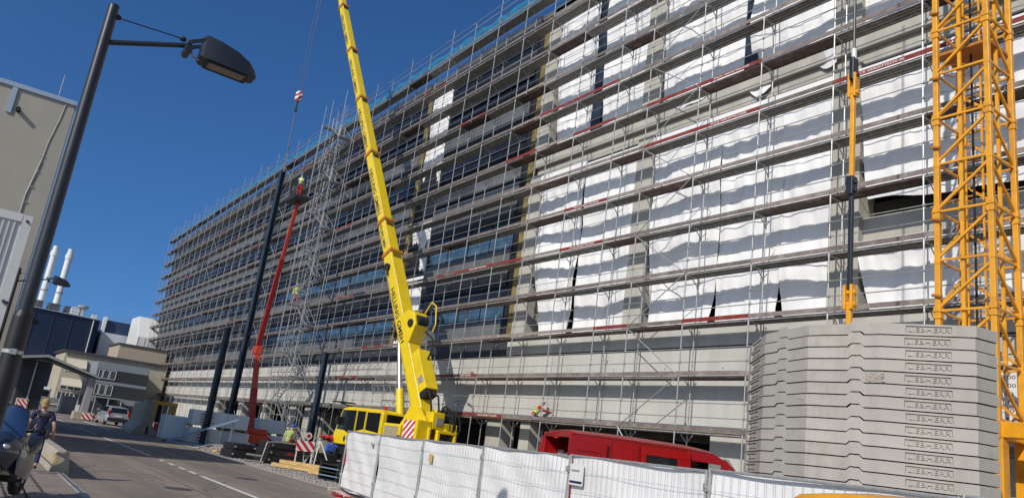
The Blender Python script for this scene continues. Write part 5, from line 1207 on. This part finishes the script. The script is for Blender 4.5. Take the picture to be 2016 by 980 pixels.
MB().cyl((-37.9, 14.62, 1.45), (-37.87, 14.62, 1.45), .17, 16).build('disc', M['wframe'], t); MB().cyl((-37.87, 14.62, 1.45), (-37.865, 14.62, 1.45), .1, 16).build('red_centre', M['tail'], t); MB().cyl((-37.88, 14.62, .98), (-37.88, 14.62, 1.3), .02, 6).build('handle', M['wframe'], t)
t = thing('survey_tripod', 'white legged surveying tripod draped with a red cloth bundle', 'tripod', (-37.2, 15.0, 0), world=True)
apx = Vector((-37.15, 14.95, 1.35))
for p in ((-37.75, 14.5, 0), (-36.95, 14.75, 0), (-36.7, 15.55, 0)):
    p = Vector(p); lg = MB().cyl(p, apx, .028, 8).build('leg', M['wframe'], t); MB().cyl(p, p.lerp(apx, .35), .018, 6).build('leg_tip', M['galvd'], lg)
MB().cyl(apx, apx+Vector((0, 0, .1)), .1, 12).build('head', M['galvd'], t)
t = thing('red_bundle', 'red cloth bundle lying on the crane bumper behind the tripod', 'cloth bundle', (-38.9, 16.2, 1.3), world=True)
b = MB(); rn = random.Random(4)
for q in range(14): b.ell((-38.9+rn.uniform(-.2, .2), 15.7+q*.08, 1.42+rn.uniform(-.06, .1)), rn.uniform(.1, .2), rn.uniform(.08, .16), rn.uniform(.08, .14), 8, 6)
b.build('cloth', M['redcloth'], t, smooth=True); MB().box(-39.05, -38.7, 15.65, 15.7, 1.3, 1.5).build('strap', M['blackpaint'], t)
t = thing('blue_bag', 'bright blue bag hanging under the red bundle on the crane front', 'bag', (-38.6, 16.2, .9), world=True)
MB().box(-38.7, -38.5, 15.9, 16.55, .78, 1.18).build('sack', M['blue'], t, bevel=.07); MB().path([(-38.6, 16.0, 1.18), (-38.6, 16.2, 1.32), (-38.6, 16.4, 1.18)], .02, 6).build('handle', M['blue'], t)
t = thing('rope_coil', 'pale hose coil hanging beside the striped board', 'hose coil', (-37.7, 14.95, .9), world=True)
c = MB()
for k in range(5): c.path([(-37.7+.02*k, 15.0+(.16+.01*k)*math.cos(a_*PI/8), 1.12+(.3+.01*k)*math.sin(a_*PI/8)) for a_ in range(17)], .022, 6)
c.build('loops', M['cream'], t, smooth=True); MB().cyl((-37.75, 15.0, 0), (-37.75, 15.0, 1.45), .025, 6).build('stake', M['galvd'], t)
for i in range(4):
    t = thing('timber_beam', ('squared yellow timber beam, nearest to the road of the four', 'second yellow timber beam from the road', 'third yellow timber beam from the road', 'yellow timber beam lying on top of the others')[i], 'timber', (-34.4+.16*min(i, 2), 13.0+.12*min(i, 2), .0 if i < 3 else .17), R(36), 'yellow timber beams on the gravel')
    MB().box(-1.3, 1.3, -.08, .08, 0, .16).build('beam', M['wood'], t, bevel=.008); MB().box(1.3, 1.306, -.07, .07, .01, .15).build('end_grain', M['woodd'], t)
t = thing('wood_block', 'short stack of timber offcuts on the gravel by the fence', 'timber offcuts', (-32.3, 13.2, 0), R(20))
MB().box(-.5, .5, -.15, .15, 0, .15).box(-.45, .4, -.1, .12, .15, .28).build('offcut', M['wood'], t, bevel=.01); MB().box(.5, .505, -.14, .14, .01, .14).build('end_grain', M['woodd'], t)
t = thing('pallet_pile', 'pile of dark battens at the end of the white fence', 'batten pile', (-29.6, 12.9, 0), R(15))
for q in range(5):
    MB().box(-.6, .6, -.5, .5, q*.14, q*.14+.04).build('plank', M['bluesteel'] if q % 2 else M['blackpaint'], t)
    for x_ in (-.6, .5): MB().box(x_, x_+.1, -.5, .5, q*.14+.04, q*.14+.14).build('spacer', M['blackpaint'], t)
t = thing('earth_mound', 'low pale mound of rubble with a yellow rag by the road verge', 'rubble mound', (-43.6, 12.1, 0), world=True)
MB().ell((-44.2, 12.3, -.05), 1.3, 1.1, .42, 18, 8).build('heap', M['gravel'], t, smooth=True)
b = MB()
for q in range(6): b.ell((-41.6+rn.uniform(-.4, .4), 11.5+rn.uniform(-.2, .2), .08), .16, .12, .09, 7, 5)
b.build('rag', M['wood'], t, smooth=True)
# tall concrete barrier on the pavement edge and one behind the motorcycle
t = thing('road_barrier', 'long low concrete barrier with yellow stains beside the walking man', 'road barrier', (-26.5, 2.5, 0), world=True)
for q in range(3):
    x1 = -21.4-q*3.4; x0 = x1-3.3
    MB().prism([(2.28, 0), (2.74, 0), (2.72, .12), (2.64, .5), (2.62, .58), (2.38, .58), (2.36, .5), (2.3, .12)], lambda y, z, x: (x, y-.1, z), x0, x1).build('segment', M['jersey'], t, bevel=.025)
st = MB(); rn = random.Random(12)
for q in range(20):
    x = -21.6-rn.random()*9.5; z = rn.uniform(.2, .5); yy = 2.20+.06*(z-.12)/.38-.004; st.ell((x, yy, z), rn.uniform(.02, .06), .006, rn.uniform(.02, .05), 7, 4)
st.box(-21.4, -21.396, 2.27, 2.31, .3, .5)
st.build('yellow_stain', M['yspot'], t)
t = thing('far_barrier', 'white concrete barrier with brown spots behind the motorcycle', 'road barrier', (-52, 2.7, 0), world=True)
MB().prism([(2.0, 0), (3.4, 0), (3.2, .95), (2.2, .95)], lambda y, z, x: (x, y, z), -53, -51.2).build('segment', M['jersey'], t, bevel=.05); MB().box(-51.19, -51.17, 2.1, 2.4, .1, .9).build('stripe', M['warny'], t)

# pavement railing whose bars throw the lattice shadow
t = thing('mesh_railing', 'tall steel mesh railing along the inner edge of the pavement', 'railing', (-18, .3, .1), world=True)
for q in range(10):
    x = -29+q*2.4
    if x < -8: MB().cyl((x, -.55, .1), (x, -.55, 2.3), .03, 8).build('post', M['galvd'], t)
b = MB()
for z in (.4, .85, 1.3, 1.75, 2.25): b.cyl((-29, -.55, z), (-9.8, -.55, z), .016, 6)
for q in range(40): b.cyl((-29+q*.48, -.55, .3), (-29+q*.48, -.55, 2.25), .014, 5)
b.build('mesh', M['galvd'], t)

# ------------------------------------------------------------------ people
def skin(name, vs, es, mt, parent, lv=2, root=0):
    me = bpy.data.meshes.new(name); keys = list(vs); ix = {k: i for i, k in enumerate(keys)}
    me.from_pydata([vs[k][0] for k in keys], [(ix[a], ix[b]) for a, b in es], [])
    me.materials.append(mt); o = bpy.data.objects.new(name, me); COL.objects.link(o); o.parent = parent
    sm_ = o.modifiers.new('skin', 'SKIN'); sm_.use_smooth_shade = True
    if not me.skin_vertices: me.skin_vertices.new() if hasattr(me.skin_vertices, 'new') else None
    roots = set(); adj = {k: [] for k in keys}
    for a, b in es: adj[a].append(b); adj[b].append(a)
    seen = set()
    for k in keys:
        if k in seen: continue
        roots.add(k); st_ = [k]
        while st_:
            c_ = st_.pop()
            if c_ in seen: continue
            seen.add(c_); st_ += adj[c_]
    for k in keys:
        v = me.skin_vertices[0].data[ix[k]]; r_ = vs[k][1]; v.radius = (r_, r_) if not isinstance(r_, tuple) else r_; v.use_root = k in roots
    ss = o.modifiers.new('sub', 'SUBSURF'); ss.levels = lv; ss.render_levels = lv
    return o
def person(label, loc, rz, J, top='navy', legs='jeans', head='hair', vest=None, sleeves=True, bare_legs=False, group=None, sz=1.0):
    """J: joints in local space facing +x; missing ones use a relaxed standing pose"""
    t = thing('person', label, 'person', loc, rz, group); t.scale = (sz, sz, sz)
    D = dict(pel=(0, 0, .95), spi=(0, 0, 1.12), che=(.0, 0, 1.32), nek=(.01, 0, 1.5), hed=(.02, 0, 1.6), crn=(.02, 0, 1.7),
             shL=(0, .18, 1.42), elL=(-.03, .24, 1.14), wrL=(.05, .25, .9), shR=(0, -.18, 1.42), elR=(-.03, -.24, 1.14), wrR=(.05, -.25, .9),
             hpL=(0, .09, .9), knL=(.03, .1, .5), anL=(-.02, .1, .09), hpR=(0, -.09, .9), knR=(.03, -.1, .5), anR=(-.02, -.1, .09))
    D.update(J); V = {k: Vector(v) for k, v in D.items()}
    vs = {}; es = []
    def add(k, p, r_, prev=None):
        vs[k] = (tuple(p), r_)
        if prev: es.append((prev, k))
    add('pel', V['pel'], (.125, .1)); add('spi', V['spi'], (.12, .092), 'pel'); add('che', V['che'], (.135, .1), 'spi'); add('nek', V['nek'], .052, 'che'); add('hed', V['hed'], (.078, .088), 'nek'); add('crn', V['crn'], (.07, .082), 'hed')
    for s in 'LR':
        add('sh'+s, V['sh'+s], .056, 'che'); add('el'+s, V['el'+s], .041, 'sh'+s); add('wr'+s, V['wr'+s], .028, 'el'+s)
        d = (V['wr'+s]-V['el'+s]).normalized(); pm = V['wr'+s]+d*.06; add('pm'+s, pm, (.04, .022), 'wr'+s)
        sd_ = d.cross(Vector((0, 1, 0))); sd_ = sd_.normalized() if sd_.length > .2 else Vector((0, 0, 1)); cv = d.cross(sd_).normalized()*(-1 if s == 'L' else 1)
        for q, ln in enumerate((.06, .075, .08, .072, .055)):
            if q == 0: b0 = V['wr'+s]+d*.02+sd_*.025; m_ = b0+sd_*.03+d*.03+cv*.01; e_ = m_+d*.03+cv*.012
            else: b0 = pm+sd_*(.028-.018*(q-1))-d*.01; m_ = b0+d*ln*.62+cv*.008; e_ = m_+d*ln*.42+cv*.022
            ka = 'f%s%d' % (s, q); add(ka+'a', b0, .011); add(ka+'b', m_, .0095, ka+'a'); add(ka+'c', e_, .008, ka+'b')
        add('hp'+s, V['hp'+s], .092, 'pel'); add('kn'+s, V['kn'+s], .058, 'hp'+s)
        cf = V['kn'+s].lerp(V['an'+s], .35); add('cf'+s, cf, .054, 'kn'+s); add('an'+s, V['an'+s], .036, 'cf'+s)
    o = skin('body', vs, es, M['skin'], t)
    # face: nose, ears, eyes
    hp_ = V['hed']; fw = Vector((1, 0, 0)); f = MB()
    f.ell(hp_+Vector((.095, 0, .015)), .018, .013, .02, 8, 6)
    for s in (-1, 1): f.ell(hp_+Vector((.0, s*.083, .015)), .022, .012, .032, 8, 6)
    f.build('nose_and_ears', M['skin'], t, smooth=True)
    e = MB()
    for s in (-1, 1): e.ell(hp_+Vector((.078, s*.032, .045)), .012, .014, .009, 8, 6)
    e.build('eyes', M['blackpaint'], t); MB().ell(hp_+Vector((.084, 0, -.038)), .008, .026, .007, 8, 6).build('mouth', M['redcloth'], t)
    # clothing
    vs = {}; es = []
    add('pel', V['pel']+(V['pel']-V['spi'])*.55, (.15, .125)); add('bel', V['pel'].lerp(V['spi'], .3), (.15, .122), 'pel'); add('spi', V['spi'], (.148, .116), 'bel'); add('che', V['che'], (.155, .12), 'spi'); add('up', V['che'].lerp(V['nek'], .62), .082, 'che')
    for s in 'LR':
        add('sh'+s, V['sh'+s], .076, 'che'); add('ma'+s, V['sh'+s].lerp(V['el'+s], .75 if sleeves != 'long' else 1), .062, 'sh'+s)
        if sleeves == 'long': add('wr'+s, V['el'+s].lerp(V['wr'+s], .9), .043, 'ma'+s)
    skin('shirt', vs, es, M[top], t)
    if vest:
        vs = {}; es = []
        add('pel', V['pel'].lerp(V['spi'], .45), (.175, .15)); add('spi', V['spi'], (.18, .155), 'pel'); add('che', V['che'], (.19, .165), 'spi'); add('up', V['che'].lerp(V['nek'], .5), .12, 'che')
        for s in 'LR': add('sh'+s, V['che'].lerp(V['sh'+s], .8)+Vector((0, 0, .02)), .1, 'che')
        ve = skin('vest', vs, es, M[vest], t)
        bnd = MB()
        for fr2 in (.25, .75):
            c_ = V['spi'].lerp(V['che'], fr2); n_ = 20; up_ = (V['che']-V['spi']).normalized(); ax = Vector((0, 1, 0)); bx2 = ax.cross(up_).normalized()
            pts = [c_+ax*(.198+.01*fr2)*math.cos(2*PI*q/n_)+bx2*(.172+.008*fr2)*math.sin(2*PI*q/n_) for q in range(n_+1)]
            for a_, b_ in zip(pts[:-1], pts[1:]): bnd.beam(a_, b_, .008, .045)
        bnd.build('reflective_band', M['chrome'], ve)
    vs = {}; es = []
    add('wst', V['pel'].lerp(V['spi'], .8), (.136, .11)); add('pel', V['pel'], (.14, .116), 'wst'); 
    for s in 'LR':
        add('hp'+s, V['hp'+s]-Vector((0, 0, .01)), .105, 'pel'); add('kn'+s, V['kn'+s] if not bare_legs else V['hp'+s].lerp(V['kn'+s], .7), .076 if not bare_legs else .09, 'hp'+s)
        if not bare_legs: add('an'+s, V['an'+s]+(V['kn'+s]-V['an'+s]).normalized()*.03, .062, 'kn'+s)
    skin('trousers', vs, es, M[legs], t)
    for s in 'LR':
        a_ = V['an'+s]; sd_ = (a_-V['kn'+s]).normalized(); fwd = Vector((1, 0, 0)) if abs(sd_.x) < .8 else Vector((0, 0, -1))
        skin('shoe', {'h': (tuple(a_-fwd*.04+Vector((0, 0, -.035))), .045), 'm': (tuple(a_+fwd*.06+Vector((0, 0, -.045))), (.045, .04)), 't': (tuple(a_+fwd*.16+Vector((0, 0, -.055))), (.042, .03))}, [('h', 'm'), ('m', 't')], M['shoe'], t, 1)
    hc = V['hed'].lerp(V['crn'], .6)
    if head == 'hair': MB().ell(hc+Vector((-.018, 0, .02)), .104, .094, .105, 16, 10).ell(hc+Vector((-.045, 0, -.06)), .075, .082, .085, 14, 8).build('hair', M['hair'], t, smooth=True)
    else:
        h_ = MB().ell(hc+Vector((0, 0, .05)), .125, .108, .1, 16, 8).build('helmet', M[head], t, smooth=True); MB().cyl(hc+Vector((.02, 0, .03)), hc+Vector((.02, 0, .042)), .135, 18).build('brim', M[head], h_)
    return t
person('man with fair hair in navy T-shirt and blue jeans walking away along the pavement', (-20.96, 1.76, .1), PI, dict(
    pel=(0, 0, .92), hed=(.05, .02, 1.585), crn=(.045, .02, 1.67), nek=(.03, .01, 1.47), che=(.02, 0, 1.3), knL=(.16, .11, .5), anL=(.14, .11, .1), knR=(-.06, -.1, .5), anR=(-.3, -.09, .17), elR=(-.08, -.29, 1.12), wrR=(.04, -.33, .88), elL=(.02, .26, 1.14), wrL=(.2, .24, .97)), top='navy', legs='jeans', sz=.92)
t = thing('shoulder_bag_strap', 'dark shoulder strap across the walking man\'s back', 'bag strap', (-20.96, 1.76, 1.02), PI)
ps = [Vector((-.115, -.13, -.02)), Vector((-.14, -.02, .14)), Vector((-.12, .1, .3)), Vector((-.02, .15, .385)), Vector((.09, .12, .33))]
b = MB()
for a_, c_ in zip(ps[:-1], ps[1:]): b.beam(a_, c_, .035, .008, up=(1, 0, 0))
b.build('strap', M['seat'], t); MB().box(-.16, .06, -.2, -.13, -.2, .0).build('pouch', M['seat'], t, bevel=.03)
sitJ = dict(pel=(0, 0, .1), spi=(.02, 0, .28), che=(.07, 0, .46), nek=(.12, 0, .64), hed=(.17, 0, .73), crn=(.18, 0, .83), shL=(.06, .18, .56), shR=(.06, -.18, .56), elL=(-.02, .27, .32), wrL=(-.08, .28, .1), elR=(.2, -.22, .34), wrR=(.36, -.14, .2),
            hpL=(.05, .1, .1), hpR=(.05, -.1, .1), knL=(.45, .14, .12), knR=(.45, -.14, .14), anL=(.5, .14, -.3), anR=(.52, -.14, -.28))
person('worker in blue helmet, green shirt and red shorts sitting on the black crane weights', (-38.25, 13.75, .99), R(112), sitJ, top='hivisg', legs='redcloth', head='helmetb', bare_legs=True)
person('worker in blue helmet, yellow vest and red trousers standing in the lift basket', (-48.75, 15.0, 16.12), R(150), dict(elL=(.2, .27, 1.2), wrL=(.4, .2, 1.1), elR=(.22, -.25, 1.2), wrR=(.42, -.16, 1.12)), top='blue', legs='redcloth', head='helmetb', vest='hivis', sleeves='long')
person('worker in grey helmet and yellow vest kneeling on the lowest scaffold deck, reaching right', (-29.3, 21.9, LV[0]), R(55), dict(pel=(-.1, 0, .28), spi=(.0, 0, .42), che=(.1, 0, .58), nek=(.2, 0, .72), hed=(.27, 0, .79), crn=(.28, 0, .88), shL=(.12, .18, .66), shR=(.12, -.18, .66), elL=(.36, .22, .52), wrL=(.6, .16, .5), elR=(.38, -.22, .5), wrR=(.64, -.14, .46),
    hpL=(-.1, .1, .27), hpR=(-.1, -.1, .27), knL=(.28, .12, .08), knR=(.28, -.12, .08), anL=(-.12, .12, .09), anR=(-.12, -.12, .09)), top='redcloth', legs='jeans', head='helmetw', vest='hivis', sleeves='long')
person('worker in yellow helmet colour vest and red trousers climbing the stair tower', (-62.75, 20.8, 1.5+1.975*5), R(0), dict(knL=(.2, .1, .55), anL=(.15, .1, .2)), top='hivis', legs='redcloth', head='helmetw', vest='hivis', sleeves='long')

# ------------------------------------------------------------------ motorcycle at the left edge
mc = thing('motorcycle', 'dark blue touring motorcycle with tinted windscreen parked on the pavement', 'motorcycle', (-15.6, 1.0, .1), R(-20))
# local: front towards +x (facing the photo)
for x, nm in ((.78, 'front'), (-.72, 'rear')):
    rings = MB()
    for q in range(28): rings.path([(x+.29*math.cos(2*PI*q/28), 0, .32+.29*math.sin(2*PI*q/28)), (x+.29*math.cos(2*PI*(q+1)/28), 0, .32+.29*math.sin(2*PI*(q+1)/28))], .065, 8)
    wl = rings.build('wheel', M['tyre'], mc, smooth=True)
    r_ = MB(); r_.cyl((x, -.05, .32), (x, .05, .32), .06, 12); r_.cyl((x, -.075, .32), (x, -.068, .32), .15, 20); r_.cyl((x, .068, .32), (x, .075, .32), .15, 20)
    for q in range(6): r_.beam((x, 0, .32), (x+.24*math.cos(q*PI/3), 0, .32+.24*math.sin(q*PI/3)), .03, .04)
    r_.build('rim', M['rim'], wl)
fk = MB()
for s in (-.11, .11): fk.cyl((.8, s, .32), (.5, s, .95), .032, 10)
fk.build('fork', M['chrome'], mc); 
MB().loft([[(x, -w_, z-.02), (x, -w_*.6, z+.05), (x, w_*.6, z+.05), (x, w_, z-.02)] for x, w_, z in ((.45, .08, .52), (.6, .1, .64), (.8, .1, .68), (1.0, .09, .6), (1.08, .06, .5))]).build('front_mudguard', M['bike'], mc, smooth=True)
fair = MB()
rings = []
for x, zb, zt, hw in ((.98, .72, .86, .1), (.9, .6, .98, .24), (.72, .48, 1.08, .33), (.45, .38, 1.06, .37), (.1, .32, .92, .34), (-.2, .32, .8, .27)):
    rings.append([(x, -hw*.7, zb), (x, -hw, zb+.45*(zt-zb)), (x, -hw*.85, zb+.8*(zt-zb)), (x, -hw*.4, zt), (x, hw*.4, zt), (x, hw*.85, zb+.8*(zt-zb)), (x, hw, zb+.45*(zt-zb)), (x, hw*.7, zb)])
fair.loft(rings).build('fairing', M['bike'], mc, smooth=True)
MB().loft([[(x, s*hw, zb), (x, s*(hw+.02), zb+.2), (x, s*(hw+.01), zb+.38), (x, s*(hw-.02), zb+.2)] for s in (1,) for x, zb, hw in ((.7, .46, .33), (.4, .36, .38), (.0, .33, .35), (-.25, .34, .28))]).build('side_panel', M['bikeg'], mc, smooth=True)
MB().loft([[(x, -(hw+.01), zb), (x, -(hw+.02), zb+.2), (x, -(hw+.01), zb+.38), (x, -(hw-.02), zb+.2)] for x, zb, hw in ((.7, .46, .33), (.4, .36, .38), (.0, .33, .35), (-.25, .34, .28))]).build('side_panel', M['bikeg'], mc, smooth=True)
def ws(u, v):
    a = (u-.5)*2; return (.78-.34*v-.1*a*a, .3*a*(1-.35*v**2), 1.0+.47*v*(1-.12*a*a))
MB().grid(ws, 14, 8).build('windscreen', M['screen'], mc, smooth=True)
wf = MB(); wf.path([ws(u/14, 1) for u in range(15)], .008, 6); wf.path([ws(0, v/8) for v in range(9)], .008, 6); wf.path([ws(1, v/8) for v in range(9)], .008, 6); wf.build('screen_edge', M['blackpaint'], mc)
for s in (-1, 1): MB().ell((.88, s*.13, .86), .06, .1, .055, 12, 8, T=Matrix.Rotation(s*R(-20), 3, 'Z')).build('headlight', M['chrome'], mc, smooth=True)
MB().path([(.42, -.4, 1.12), (.4, -.2, 1.08), (.45, 0, 1.06), (.4, .2, 1.08), (.42, .4, 1.12)], .02, 8).build('handlebar', M['blackpaint'], mc, smooth=True)
for s in (-1, 1): MB().cyl((.42, s*.4, 1.12), (.36, s*.5, 1.12), .026, 10).build('grip', M['tyre'], mc)
for s in (-1, 1):
    ms = MB().cyl((.45, s*.36, 1.14), (.5, s*.46, 1.36), .012, 6).build('mirror_stem', M['blackpaint'], mc)
    MB().ell((.5, s*.49, 1.40), .03, .085, .065, 14, 8).build('mirror', M['blackpaint'], ms, smooth=True)
MB().ell((.02, 0, .92), .34, .2, .17, 16, 10).build('tank', M['bike'], mc, smooth=True)
rings = []
for x, zt, hw, th in ((-.18, .88, .12, .1), (-.35, .84, .18, .12), (-.55, .9, .19, .14), (-.8, .97, .18, .14), (-1.05, .98, .13, .1)):
    rings.append([(x, -hw, zt-th), (x, -hw, zt-.03), (x, -hw*.6, zt), (x, hw*.6, zt), (x, hw, zt-.03), (x, hw, zt-th)])
MB().loft(rings).build('seat', M['seat'], mc, smooth=True)
MB().loft([[(x, -hw, zt-.14), (x, -hw, zt), (x, hw, zt), (x, hw, zt-.14)] for x, zt, hw in ((-.3, .76, .16), (-.7, .84, .19), (-1.15, .92, .12))]).build('tail', M['bike'], mc, smooth=True)
MB().box(-.4, .35, -.2, .2, .28, .62).cyl((-.1, -.24, .4), (-.1, .24, .4), .14, 14).build('engine', M['blackpaint'], mc, bevel=.04)
MB().cyl((-.1, -.22, .3), (-.95, -.24, .42), .055, 12, r2=.075).build('exhaust', M['chrome'], mc, smooth=True)
MB().beam((-.1, .2, .3), (-.2, .38, -.0), .025, .025).build('side_stand', M['blackpaint'], mc)
